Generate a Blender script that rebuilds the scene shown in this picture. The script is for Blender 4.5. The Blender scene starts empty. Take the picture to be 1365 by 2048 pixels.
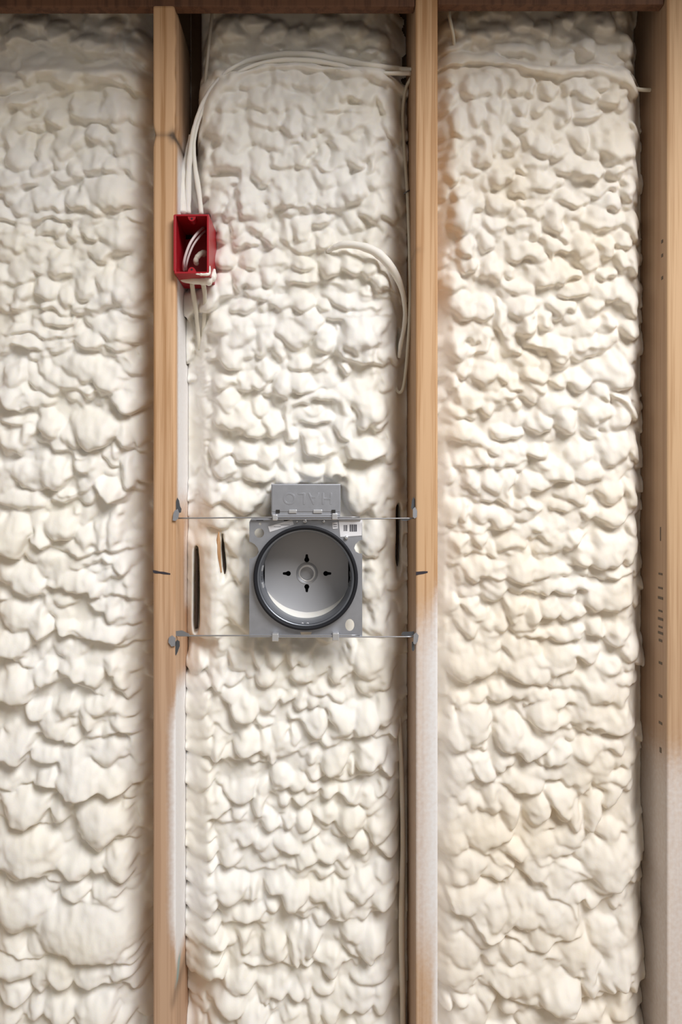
import bpy, bmesh, math
import numpy as np
from mathutils import Vector, Matrix

scene = bpy.context.scene
COL = scene.collection
R = math.radians

# ------------------------------------------------------------------ camera, light, exposure
CAM_Z, CAM_D, K = 1.5, 1.2, 0.000774          # eye height, distance to the stud fronts, metres per pixel on that plane
VX, VY = 650.0, 1000.0                        # pixel the camera looks straight at
cam_data = bpy.data.cameras.new('camera')
cam_data.sensor_width = 36.0
cam_data.sensor_fit = 'AUTO'
cam_data.lens = 36.0 * (CAM_D / K) / 2048.0
cam_data.shift_x = (682.5 - VX) / 2048.0
cam_data.shift_y = -(1024.0 - VY) / 2048.0
cam_data.clip_start = 0.02
cam = bpy.data.objects.new('camera', cam_data)
cam.location = (0, -CAM_D, CAM_Z)
cam.rotation_euler = (R(90), 0, 0)
COL.objects.link(cam)
scene.camera = cam

world = bpy.data.worlds.new('world')
scene.world = world
world.use_nodes = True
bg = world.node_tree.nodes['Background']
bg.inputs['Color'].default_value = (1.0, 0.93, 0.84, 1)
bg.inputs['Strength'].default_value = 0.28

def area_light(name, az, el, dist, size, energy, color, target=(0, 0, 1.4)):
    d = bpy.data.lights.new(name, 'AREA')
    d.shape = 'DISK'
    d.size = size
    d.energy = energy
    d.color = color
    o = bpy.data.objects.new(name, d)
    v = Vector((math.sin(R(az)) * math.cos(R(el)), -math.cos(R(az)) * math.cos(R(el)), math.sin(R(el))))
    o.location = Vector(target) + v * dist
    o.rotation_euler = (-v).to_track_quat('-Z', 'Y').to_euler()
    COL.objects.link(o)
    return o
area_light('daylight_key', 33, 42, 4.0, 2.2, 184, (1.0, 0.99, 0.98))

scene.view_settings.view_transform = 'Standard'
scene.view_settings.look = 'None'
scene.view_settings.exposure = 0.0
scene.view_settings.gamma = 1.0
scene.view_settings.use_curve_mapping = False
scene.cycles.diffuse_bounces = 6
scene.cycles.max_bounces = 12

# ------------------------------------------------------------------ helpers
def W(px, py, d=0.0):
    s = K * (CAM_D + d) / CAM_D
    return Vector(((px - VX) * s, d, CAM_Z + (VY - py) * s))

def S(d=0.0):
    return K * (CAM_D + d) / CAM_D

def tag(o, label=None, cat=None, group=None, kind=None):
    if label: o['label'] = label
    if cat: o['category'] = cat
    if group: o['group'] = group
    if kind: o['kind'] = kind
    return o

def thing(name, loc, label, cat, group=None):
    o = bpy.data.objects.new(name, None)
    o.empty_display_size = 0.02
    o.location = loc
    COL.objects.link(o)
    return tag(o, label, cat, group)

def world_loc(o):
    v = Vector(o.location)
    while o.parent:
        o = o.parent
        v += Vector(o.location)
    return v

def link(name, me, m, parent=None, smooth=False):
    """link a mesh whose vertices are world coordinates"""
    me.name = name
    if m:
        me.materials.clear()
        me.materials.append(m)
    if smooth:
        me.polygons.foreach_set('use_smooth', [True] * len(me.polygons))
    o = bpy.data.objects.new(name, me)
    COL.objects.link(o)
    if parent:
        o.parent = parent
        me.transform(Matrix.Translation(-world_loc(parent)))
    else:
        c = sum((v.co for v in me.vertices), Vector()) / max(1, len(me.vertices)) if len(me.vertices) < 20000 else Vector((0, 0, 0))
        me.transform(Matrix.Translation(-c))
        o.location = c
    return o

def from_py(name, verts, faces, m, parent=None, smooth=False):
    me = bpy.data.meshes.new(name)
    me.from_pydata([tuple(v) for v in verts], [], faces)
    me.update()
    return link(name, me, m, parent, smooth)

def from_bm(name, bm, m, parent=None, smooth=False):
    me = bpy.data.meshes.new(name)
    bmesh.ops.recalc_face_normals(bm, faces=bm.faces)
    bm.to_mesh(me)
    bm.free()
    return link(name, me, m, parent, smooth)

def box_bm(bm, x0, x1, y0, y1, z0, z1, bevel=0.0):
    r = bmesh.ops.create_cube(bm, size=1.0)
    vs = r['verts']
    for v in vs:
        v.co = Vector((x0 + (v.co.x + .5) * (x1 - x0), y0 + (v.co.y + .5) * (y1 - y0), z0 + (v.co.z + .5) * (z1 - z0)))
    if bevel > 0:
        es = list({e for v in vs for e in v.link_edges})
        bmesh.ops.bevel(bm, geom=es, offset=bevel, segments=2, affect='EDGES', profile=0.6)
    return bm

def box(name, x0, x1, y0, y1, z0, z1, m, parent=None, bevel=0.0):
    return from_bm(name, box_bm(bmesh.new(), x0, x1, y0, y1, z0, z1, bevel), m, parent)

def catmull(pts, n=10):
    P = [Vector(p) for p in pts]
    P = [P[0] * 2 - P[1]] + P + [P[-1] * 2 - P[-2]]
    out = []
    for i in range(1, len(P) - 2):
        a, b, c, d = P[i - 1], P[i], P[i + 1], P[i + 2]
        for j in range(n):
            t = j / n
            out.append(0.5 * ((2 * b) + (c - a) * t + (2 * a - 5 * b + 4 * c - d) * t * t + (3 * b - 3 * c + d - a) * t ** 3))
    out.append(P[-2])
    return out

def tube_data(pts, rad, seg=12, flat=1.0, wob=0.0, seed=1):
    """round tube along a smoothed polyline; rad is a number or one number per control point"""
    rng = np.random.RandomState(seed)
    n = 10
    path = catmull(pts, n)
    if not hasattr(rad, '__len__'):
        rad = [rad] * len(pts)
    rr = np.interp(np.linspace(0, len(pts) - 1, len(path)), range(len(pts)), rad)
    w = np.interp(np.linspace(0, 1, len(path)), np.linspace(0, 1, max(4, len(path) // 3)), rng.uniform(-1, 1, max(4, len(path) // 3)))
    verts, faces = [], []
    up = Vector((0, 1, 0))
    for i, p in enumerate(path):
        t = (path[min(i + 1, len(path) - 1)] - path[max(i - 1, 0)]).normalized()
        a = up - t * up.dot(t)
        if a.length < 1e-4:
            a = Vector((1, 0, 0))
        a.normalize()
        b = t.cross(a)
        for j in range(seg):
            th = 2 * math.pi * j / seg
            r = rr[i] * (1 + wob * w[i])
            verts.append(p + a * (math.cos(th) * r * flat) + b * (math.sin(th) * r))
    for i in range(len(path) - 1):
        for j in range(seg):
            faces.append((i * seg + j, i * seg + (j + 1) % seg, (i + 1) * seg + (j + 1) % seg, (i + 1) * seg + j))
    faces.append(tuple(range(seg))[::-1])
    faces.append(tuple(range((len(path) - 1) * seg, len(path) * seg)))
    return verts, faces

def tube(name, pts, rad, m, parent=None, seg=12, flat=1.0, wob=0.0, seed=1):
    v, f = tube_data(pts, rad, seg, flat, wob, seed)
    return from_py(name, v, f, m, parent, True)

def lathe(name, cx, cz, prof, m, parent=None, seg=72, smooth=True):
    """prof: list of (radius, y) around an axis running into the wall"""
    verts, faces = [], []
    for r, y in prof:
        for j in range(seg):
            th = 2 * math.pi * j / seg
            verts.append((cx + r * math.cos(th), y, cz + r * math.sin(th)))
    for i in range(len(prof) - 1):
        for j in range(seg):
            faces.append((i * seg + j, i * seg + (j + 1) % seg, (i + 1) * seg + (j + 1) % seg, (i + 1) * seg + j))
    o = from_py(name, verts, faces, m, parent, smooth)
    return o

def sheet(name, loops, y, thick, m, parent=None):
    """flat sheet in the wall plane (x, z loops: the first is the outline, the rest are holes), thickness towards y+"""
    cu = bpy.data.curves.new(name, 'CURVE')
    cu.dimensions = '2D'
    cu.fill_mode = 'BOTH'
    cu.extrude = thick / 2
    for lp in loops:
        sp = cu.splines.new('POLY')
        sp.points.add(len(lp) - 1)
        for p, (x, z) in zip(sp.points, lp):
            p.co = (x, z, 0, 1)
        sp.use_cyclic_u = True
    tmp = bpy.data.objects.new('tmp', cu)
    COL.objects.link(tmp)
    bpy.context.view_layer.update()
    me = bpy.data.meshes.new_from_object(tmp.evaluated_get(bpy.context.evaluated_depsgraph_get()))
    bpy.data.objects.remove(tmp)
    me.transform(Matrix.Translation((0, y + thick / 2, 0)) @ Matrix.Rotation(R(90), 4, 'X'))
    return link(name, me, m, parent)

def circle(cx, cz, r, n=40, rz=None):
    rz = rz or r
    return [(cx + r * math.cos(2 * math.pi * i / n), cz + rz * math.sin(2 * math.pi * i / n)) for i in range(n)]

def xz(px, py, d):
    v = W(px, py, d)
    return (v.x, v.z)

# ------------------------------------------------------------------ materials
def new_mat(name):
    m = bpy.data.materials.new(name)
    m.use_nodes = True
    nt = m.node_tree
    return m, nt, nt.nodes, nt.links, nt.nodes['Principled BSDF']

def plain(name, col, rough=0.5, metal=0.0, noise=0.0, scale=200.0, bump=0.0, spec=0.5):
    m, nt, N, L, b = new_mat(name)
    b.inputs['Roughness'].default_value = rough
    b.inputs['Metallic'].default_value = metal
    b.inputs['Specular IOR Level'].default_value = spec
    b.inputs['Base Color'].default_value = (*col, 1)
    tc = N.new('ShaderNodeTexCoord')
    nz = N.new('ShaderNodeTexNoise')
    nz.inputs['Scale'].default_value = scale
    nz.inputs['Detail'].default_value = 3
    L.new(tc.outputs['Object'], nz.inputs['Vector'])
    if noise > 0:
        mx = N.new('ShaderNodeMix')
        mx.data_type = 'RGBA'
        mx.inputs['A'].default_value = (*[c * (1 - noise) for c in col], 1)
        mx.inputs['B'].default_value = (*[min(1, c * (1 + noise)) for c in col], 1)
        L.new(nz.outputs['Fac'], mx.inputs['Factor'])
        L.new(mx.outputs['Result'], b.inputs['Base Color'])
    if bump > 0:
        bp = N.new('ShaderNodeBump')
        bp.inputs['Strength'].default_value = bump
        bp.inputs['Distance'].default_value = 0.001
        L.new(nz.outputs['Fac'], bp.inputs['Height'])
        L.new(bp.outputs['Normal'], b.inputs['Normal'])
    return m

def foam_mat(name, white, cream):
    m, nt, N, L, b = new_mat(name)
    b.inputs['Roughness'].default_value = 0.55
    b.inputs['Specular IOR Level'].default_value = 0.25
    b.inputs['Subsurface Weight'].default_value = 0.42
    b.inputs['Subsurface Radius'].default_value = (1.0, 0.85, 0.6)
    b.inputs['Subsurface Scale'].default_value = 0.006
    tc = N.new('ShaderNodeTexCoord')
    n1 = N.new('ShaderNodeTexNoise'); n1.inputs['Scale'].default_value = 9; n1.inputs['Detail'].default_value = 4
    n2 = N.new('ShaderNodeTexNoise'); n2.inputs['Scale'].default_value = 420; n2.inputs['Detail'].default_value = 2
    L.new(tc.outputs['Object'], n1.inputs['Vector'])
    L.new(tc.outputs['Object'], n2.inputs['Vector'])
    cr = N.new('ShaderNodeValToRGB')
    cr.color_ramp.elements[0].position = 0.36; cr.color_ramp.elements[0].color = (*white, 1)
    cr.color_ramp.elements[1].position = 0.70; cr.color_ramp.elements[1].color = (*cream, 1)
    L.new(n1.outputs['Fac'], cr.inputs['Fac'])
    L.new(cr.outputs['Color'], b.inputs['Base Color'])
    bp = N.new('ShaderNodeBump'); bp.inputs['Strength'].default_value = 0.12; bp.inputs['Distance'].default_value = 0.001
    L.new(n2.outputs['Fac'], bp.inputs['Height'])
    L.new(bp.outputs['Normal'], b.inputs['Normal'])
    return m

def wood_mat(name, light, dark, grain=1.0, seed=0.0):
    """sawn softwood, streaked along z; 'spray' (foam overspray), 'grey' (weathering and painted shade), 'mark' (dark) and 'teal' are painted per vertex"""
    m, nt, N, L, b = new_mat(name)
    b.inputs['Roughness'].default_value = 0.65
    b.inputs['Specular IOR Level'].default_value = 0.3
    tc = N.new('ShaderNodeTexCoord')
    mp = N.new('ShaderNodeMapping')
    mp.inputs['Scale'].default_value = (95, 95, 1.6)
    mp.inputs['Location'].default_value = (seed, seed * 1.7, seed * .3)
    L.new(tc.outputs['Object'], mp.inputs['Vector'])
    n1 = N.new('ShaderNodeTexNoise'); n1.inputs['Scale'].default_value = 1.0; n1.inputs['Detail'].default_value = 3; n1.inputs['Distortion'].default_value = 0.3
    L.new(mp.outputs['Vector'], n1.inputs['Vector'])
    mp2 = N.new('ShaderNodeMapping')
    mp2.inputs['Scale'].default_value = (420, 420, 9)
    L.new(tc.outputs['Object'], mp2.inputs['Vector'])
    n2 = N.new('ShaderNodeTexNoise'); n2.inputs['Scale'].default_value = 1.0; n2.inputs['Detail'].default_value = 2
    L.new(mp2.outputs['Vector'], n2.inputs['Vector'])
    ad = N.new('ShaderNodeMix'); ad.data_type = 'FLOAT'; ad.inputs['Factor'].default_value = 0.28
    L.new(n1.outputs['Fac'], ad.inputs['A']); L.new(n2.outputs['Fac'], ad.inputs['B'])
    cr = N.new('ShaderNodeValToRGB')
    cr.color_ramp.elements[0].position = 0.41; cr.color_ramp.elements[0].color = (*dark, 1)
    cr.color_ramp.elements[1].position = 0.545; cr.color_ramp.elements[1].color = (*light, 1)
    L.new(ad.outputs['Result'], cr.inputs['Fac'])
    cur = cr.outputs['Color']
    fine = N.new('ShaderNodeTexNoise'); fine.inputs['Scale'].default_value = 160; fine.inputs['Detail'].default_value = 5
    L.new(tc.outputs['Object'], fine.inputs['Vector'])
    for att, col, speck in (('grey', (0.50, 0.36, 0.28), 0), ('spray', (0.83, 0.82, 0.83), 1), ('mark', (0.10, 0.07, 0.05), 0), ('teal', (0.22, 0.42, 0.45), 0)):
        at = N.new('ShaderNodeAttribute'); at.attribute_name = att
        fac = at.outputs['Fac']
        if att == 'grey':
            mg = N.new('ShaderNodeMath'); mg.operation = 'MULTIPLY'
            L.new(fac, mg.inputs[0]); mg.inputs[1].default_value = 0.6
            fac = mg.outputs[0]
        if speck:
            ma = N.new('ShaderNodeMath'); ma.operation = 'MULTIPLY_ADD'
            L.new(fine.outputs['Fac'], ma.inputs[0]); ma.inputs[1].default_value = 0.5; ma.inputs[2].default_value = -0.25
            m2 = N.new('ShaderNodeMath'); m2.operation = 'ADD'; m2.use_clamp = True
            L.new(fac, m2.inputs[0]); L.new(ma.outputs[0], m2.inputs[1])
            m3 = N.new('ShaderNodeMath'); m3.operation = 'MULTIPLY'; m3.use_clamp = True
            L.new(m2.outputs[0], m3.inputs[0])
            m4 = N.new('ShaderNodeMath'); m4.operation = 'MULTIPLY'; m4.use_clamp = True
            L.new(fac, m4.inputs[0]); m4.inputs[1].default_value = 3.0
            L.new(m4.outputs[0], m3.inputs[1])
            fac = m3.outputs[0]
        mx = N.new('ShaderNodeMix'); mx.data_type = 'RGBA'
        mx.inputs['B'].default_value = (*col, 1)
        L.new(fac, mx.inputs['Factor'])
        L.new(cur, mx.inputs['A'])
        cur = mx.outputs['Result']
    L.new(cur, b.inputs['Base Color'])
    bp = N.new('ShaderNodeBump'); bp.inputs['Strength'].default_value = 0.25; bp.inputs['Distance'].default_value = 0.0006
    L.new(ad.outputs['Result'], bp.inputs['Height'])
    L.new(bp.outputs['Normal'], b.inputs['Normal'])
    return m

M_FOAM = foam_mat('spray_foam', (0.875, 0.858, 0.825), (0.87, 0.835, 0.755))
M_FOAM_WARM = foam_mat('spray_foam_warm', (0.86, 0.82, 0.76), (0.84, 0.77, 0.66))
M_WOOD = wood_mat('pine_stud', (0.66, 0.42, 0.245), (0.46, 0.255, 0.12))
M_WOOD_B = wood_mat('pine_stud_orange', (0.66, 0.43, 0.25), (0.48, 0.27, 0.13), seed=3.1)
M_WOOD_C = wood_mat('pine_stud_tan', (0.60, 0.40, 0.235), (0.45, 0.27, 0.14), seed=7.7)
M_HEADER = wood_mat('header_wood', (0.17, 0.085, 0.05), (0.11, 0.055, 0.035), seed=5.0)
M_SHEATH = plain('sheathing', (0.12, 0.075, 0.045), 0.8, noise=0.25, scale=60)
M_FLOOR = plain('subfloor', (0.45, 0.34, 0.22), 0.8, noise=0.25, scale=40)
M_SHADE_OVERHANG = plain('shade_overhang_wood', (0.34, 0.23, 0.14), 0.8, noise=0.2, scale=30)
M_GALV = plain('galvanised_steel', (0.44, 0.455, 0.50), 0.42, 0.7, noise=0.12, scale=90, bump=0.08)
M_CAN = plain('can_steel', (0.24, 0.26, 0.30), 0.35, 0.8, noise=0.1, scale=60)
M_DISC = plain('satin_aluminium', (0.51, 0.51, 0.53), 0.5, 0.35, noise=0.04, scale=40)
M_HUB = plain('socket_ring_metal', (0.66, 0.65, 0.65), 0.35, 0.6)
M_GASKET = plain('black_gasket', (0.012, 0.013, 0.018), 0.6, spec=0.3)
M_WIRE = plain('hanger_wire', (0.40, 0.41, 0.44), 0.35, 0.8)
M_DARK = plain('dark_slot', (0.02, 0.018, 0.016), 0.8)
M_BRIGHT = plain('bright_zinc', (0.72, 0.73, 0.76), 0.3, 0.7)
M_STEEL_DARK = plain('dark_steel', (0.16, 0.17, 0.19), 0.4, 0.8)
M_PAPER = plain('white_label', (0.82, 0.82, 0.86), 0.6)
M_INK = plain('black_ink', (0.05, 0.05, 0.07), 0.7)
M_RED = plain('red_plastic', (0.40, 0.008, 0.018), 0.4, noise=0.12, scale=50)
M_CABLE = plain('cream_cable', (0.72, 0.68, 0.58), 0.5, noise=0.06, scale=80)
M_CABLE_GREY = plain('grey_cable', (0.50, 0.46, 0.40), 0.5)
M_WIRE_PINK = plain('white_wire', (0.72, 0.62, 0.62), 0.35)
M_MARK = plain('marker_ink', (0.035, 0.03, 0.04), 0.8)
M_GAP_SHADE = plain('gap_shade', (0.045, 0.028, 0.02), 0.9, noise=0.3, scale=90)
M_DIRT = plain('dark_stain', (0.15, 0.115, 0.085), 0.8)

# ------------------------------------------------------------------ setting: floor, sheathing, unseen overhang added for shade, plates
TOP_Z = W(0, 12, 0).z
XL = -0.635                                    # left face of the bay cut by the frame's left edge
def structure(o):
    return tag(o, kind='structure')
structure(box('floor', -1.2, 1.2, -3.2, 0.16, -0.03, 0.0, M_FLOOR))
structure(box('wall_back', XL - 0.04, 0.62, 0.1400, 0.152, 0.0, 2.46, M_SHEATH))
cv = [(-1.6, -.78), (1.6, -.28), (1.6, .152), (-1.6, .152)]  # unseen overhang, its front edge slanted to shade the tops of the bays
structure(from_py('shade_overhang', [(x, y, 2.46) for x, y in cv] + [(x, y, 2.50) for x, y in cv], [(3, 2, 1, 0), (4, 5, 6, 7), (0, 1, 5, 4), (1, 2, 6, 5), (2, 3, 7, 6), (3, 0, 4, 7)], M_SHADE_OVERHANG))
structure(box('trim_1', XL - 0.04, 0.62, 0.0, 0.139, 0.0, 0.04, M_WOOD_C, bevel=0.002))       # sole plate
structure(box('trim_2', XL - 0.04, XL - 0.0005, 0.0, 0.139, 0.04, 2.459, M_WOOD_C, bevel=0.002))  # stud beyond the frame

# ------------------------------------------------------------------ studs
def sstep(a, b, t):
    x = np.clip((t - a) / (b - a + 1e-9), 0, 1)
    return x * x * (3 - 2 * x)

def stud(name, pxl, pxr, z0, z1, m, label, paint, edge=None, rad=0.004):
    """rounded-rectangle section swept upwards; paint(px, py, depth) -> dict of per-vertex stains and painted shade, edge -> nibbles out of the arrises"""
    xl, xr = W(pxl, 0).x, W(pxr, 0).x
    dep = 0.139
    sec = []
    for (cx, cy, a0) in ((xr - rad, rad, -90), (xr - rad, dep - rad, 0), (xl + rad, dep - rad, 90), (xl + rad, rad, 180)):
        for k in range(5):
            a = R(a0 + 90 * k / 4)
            sec.append((cx + rad * math.cos(a), cy + rad * math.sin(a)))
    # extra points across the two side faces and the front so that stains and painted shade have somewhere to live
    pts = []
    for i in range(len(sec)):
        p, q = sec[i], sec[(i + 1) % len(sec)]
        pts.append(p)
        d = math.dist(p, q)
        for j in range(1, int(d / 0.006)):
            t = j / int(d / 0.006)
            pts.append((p[0] + (q[0] - p[0]) * t, p[1] + (q[1] - p[1]) * t))
    n = len(pts)
    zs = np.concatenate([np.linspace(z0, 0.62, 20, endpoint=False), np.linspace(0.62, z1, 420)])
    V = np.zeros((len(zs), n, 3))
    P = np.array(pts)
    V[:, :, 0] = P[None, :, 0]
    V[:, :, 1] = P[None, :, 1]
    V[:, :, 2] = zs[:, None]
    sc = CAM_D / (CAM_D + V[:, :, 1])
    px = VX + V[:, :, 0] / K * sc
    py = VY - (V[:, :, 2] - CAM_Z) / K * sc
    if edge:
        V = edge(V, px, py)
    st = paint(V[:, :, 0] / K + VX, VY - (V[:, :, 2] - CAM_Z) / K, V[:, :, 1])
    faces = []
    for i in range(len(zs) - 1):
        for j in range(n):
            faces.append((i * n + j, i * n + (j + 1) % n, (i + 1) * n + (j + 1) % n, (i + 1) * n + j))
    faces.append(tuple(range(n))[::-1])
    faces.append(tuple(range((len(zs) - 1) * n, len(zs) * n)))
    me = bpy.data.meshes.new(name)
    me.from_pydata(V.reshape(-1, 3).tolist(), [], faces)
    me.update()
    for k, arr in st.items():
        a = me.attributes.new(k, 'FLOAT', 'POINT')
        a.data.foreach_set('value', np.clip(arr, 0, 1).ravel().astype(np.float32))
    me.materials.append(m)
    me.polygons.foreach_set('use_smooth', [True] * (len(me.polygons) - 2) + [False] * 2)
    o = bpy.data.objects.new(name, me)
    c = Vector(((xl + xr) / 2, 0.07, z0))
    me.transform(Matrix.Translation(-c))
    o.location = c
    COL.objects.link(o)
    return tag(o, label, 'stud', 'upright studs of the wall')

def paint_a(px, py, d):
    front = d < 0.004
    side = px > 349
    spray = np.zeros_like(px)
    # white streak along the right arris and the right face, lower half
    spray += sstep(1370, 1480, py) * (1 - sstep(1820, 1930, py)) * sstep(330, 349, px) * 0.85
    spray += side * sstep(1330, 1420, py) * (1 - sstep(1900, 1970, py)) * sstep(-0.002, 0.01, d)
    # white film over the right face, middle
    spray += side * sstep(250, 330, py) * (1 - sstep(960, 1060, py)) * sstep(0.006, 0.03, d)
    spray += side * sstep(180, 290, py) * (1 - sstep(900, 1000, py)) * sstep(0.04, 0.08, d) * .7
    spray += side * sstep(1000, 1090, py) * (1 - sstep(1200, 1260, py)) * sstep(0.05, 0.1, d) * 0.55
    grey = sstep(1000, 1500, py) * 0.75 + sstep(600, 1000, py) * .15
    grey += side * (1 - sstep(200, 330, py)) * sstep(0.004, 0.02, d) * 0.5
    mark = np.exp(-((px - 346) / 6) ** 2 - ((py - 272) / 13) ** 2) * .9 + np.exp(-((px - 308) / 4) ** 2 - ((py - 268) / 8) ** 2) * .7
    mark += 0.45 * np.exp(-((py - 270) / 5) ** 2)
    mark += side * (1 - sstep(150, 330, py)) * sstep(0.03, 0.09, d) * 0.75  # shade painted onto the deep part of the right face, near the top
    mark += .6 * np.exp(-((px - 341) / 2.5) ** 2 - ((py - 1755) / 22) ** 2)
    teal = side * np.exp(-((d - (.028 - (py - 1945) * .0004)) / .012) ** 2) * sstep(1928, 1940, py) * (1 - sstep(1968, 1985, py)) * .8
    mark += np.exp(-((px - 350 + (py - 1985) * .12) / 3.5) ** 2) * sstep(1955, 1985, py) * (1 - sstep(2000, 2030, py)) * .5
    return dict(spray=spray, grey=grey, mark=mark, teal=teal)

def edge_a(V, px, py):
    c = V[:, :, 0].mean()
    nick = np.exp(-((py - 272) / 14) ** 2) * 0.0030
    # chewed right arris up to the nick
    chew = (np.sin(py / 17.0) * .5 + np.sin(py / 7.3) * .3 + .6) * (1 - sstep(240, 290, py)) * 0.0013
    V[:, :, 0] -= np.sign(V[:, :, 0] - c) * nick * (V[:, :, 1] < 0.03)
    V[:, :, 0] -= (V[:, :, 0] > c + 0.012) * chew * (V[:, :, 1] < 0.02)
    return V

def paint_b(px, py, d):
    spray = sstep(1150, 1330, py) * (1 - sstep(1780, 1990, py) * 0.75) * (0.55 + 0.45 * sstep(838, 872, px))
    spray = np.maximum(spray, sstep(1130, 1260, py) * sstep(862, 874, px) * .9)
    spray = np.maximum(spray, sstep(500, 700, py) * sstep(874, 877, px) * sstep(.01, .04, d) * .8)
    spray *= np.where(px < 832.5, 0.35, 1.0)
    left = px < 832  # left face, greyed and darkened below: its shade is painted in
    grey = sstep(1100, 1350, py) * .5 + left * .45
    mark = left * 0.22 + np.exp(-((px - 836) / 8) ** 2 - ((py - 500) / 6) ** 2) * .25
    return dict(spray=spray, grey=grey, mark=mark, teal=spray * 0)

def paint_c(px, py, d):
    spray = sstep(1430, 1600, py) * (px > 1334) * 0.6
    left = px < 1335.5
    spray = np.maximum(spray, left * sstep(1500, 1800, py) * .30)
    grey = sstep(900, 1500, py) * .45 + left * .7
    mark = left * (0.12 + .28 * sstep(.03, .07, d)) + left * .2 * (1 - sstep(60, 240, py))  # left face's grey-brown dirt, with shade painted in deeper and towards the top
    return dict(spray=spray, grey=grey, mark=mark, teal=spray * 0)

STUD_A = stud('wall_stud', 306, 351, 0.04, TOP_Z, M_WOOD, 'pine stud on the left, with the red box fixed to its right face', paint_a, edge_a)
STUD_B = stud('wall_stud', 831.5, 876.5, 0.04, 2.459, M_WOOD_B, 'pine stud right of the round light housing, white overspray on its lower half', paint_b)
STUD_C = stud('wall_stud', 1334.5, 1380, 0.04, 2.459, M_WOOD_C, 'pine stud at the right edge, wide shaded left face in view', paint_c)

hb = box('header_beam', XL, W(831, 0).x - 0.0004, 0.001, 0.020, TOP_Z, 2.459, M_HEADER, bevel=0.002)
tag(hb, 'dark brown header beam lying across the top of the left stud', 'beam')
bl = box('blocking_board', W(877, 0).x + 0.0004, W(1334, 0).x - 0.0004, 0.008, 0.026, W(0, 9, 0.008).z, 2.459, M_HEADER, bevel=0.002)
tag(bl, 'dark blocking board between the middle and the right stud at the top', 'beam')

def ink(name, pts, parent, width, m=M_MARK, y=-0.0004):
    """a pen stroke: a thin raised strip on the stud's front"""
    vs, fs = [], []
    for i, (px, py) in enumerate(pts):
        x, z = xz(px, py, 0)
        w = width[i] * K / 2
        for dy in (0.0003, 0):
            vs += [(x, y + dy, z - w), (x, y + dy, z + w)]
    for i in range(len(pts) - 1):
        a, b = i * 4, i * 4 + 4
        fs += [(a + 2, b + 2, b + 3, a + 3), (a, a + 1, b + 1, b), (a + 1, a + 3, b + 3, b + 1), (a, b, b + 2, a + 2)]
    o = from_py(name, vs, fs, m, parent)
    o['label'] = 'short black pen mark'
    return o
ink('pen_mark', [(306, 1142.5), (312, 1144), (320, 1145), (328, 1146), (334, 1147), (341, 1148)], STUD_A, [5, 6, 4, 5, 4, 2.5])
ink('pen_mark', [(832.5, 1147), (840, 1146), (848, 1145), (856, 1144)], STUD_B, [7, 6, 5.5, 3])
# nail holes and smudged print on the right stud's shaded face
xc = W(1334.5, 0).x
def side_mark(name, py, d, h, w, label):
    z = CAM_Z + (VY - py) * S(d)
    bm = bmesh.new()
    box_bm(bm, xc - 0.0005, xc + 0.0002, d - w / 2, d + w / 2, z - h / 2, z + h / 2)
    o = from_bm(name, bm, M_DIRT, STUD_C)
    o['label'] = label
for py in (483, 511, 556):
    side_mark('nail_head', py, 0.016, 0.005, 0.006, 'dark nail head')
for py, h, w in ((1068, .022, .003), (1148, .003, .014), (1176, .003, .016), (1196, .004, .018), (1222, .003, .014), (1238, .004, .018), (1254, .003, .014), (1266, .004, .018), (1281, .004, .012), (1326, .004, .012), (1392, .004, .012), (1446, .004, .012), (1500, .008, .006)):
    side_mark('ink_smudge', py, 0.022, h, w, 'smudged dark print')

# ------------------------------------------------------------------ sprayed foam
FD = 0.055                                     # nominal depth of the foam's face; its features are given in photo pixels at that depth

def vnoise(x, y, seed):
    rng = np.random.RandomState(seed)
    T = rng.uniform(-1, 1, (128, 128))
    xi, yi = np.floor(x).astype(int), np.floor(y).astype(int)
    fx, fy = x - xi, y - yi
    fx = fx * fx * fx * (fx * (fx * 6 - 15) + 10)
    fy = fy * fy * fy * (fy * (fy * 6 - 15) + 10)
    g = lambda i, j: T[(yi + j) % 128, (xi + i) % 128]
    return (g(0, 0) * (1 - fx) + g(1, 0) * fx) * (1 - fy) + (g(0, 1) * (1 - fx) + g(1, 1) * fx) * fy

def smax(a, b, k):
    return np.maximum(a, b) + np.maximum(k - np.abs(a - b), 0) ** 2 / (4 * k)

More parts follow.
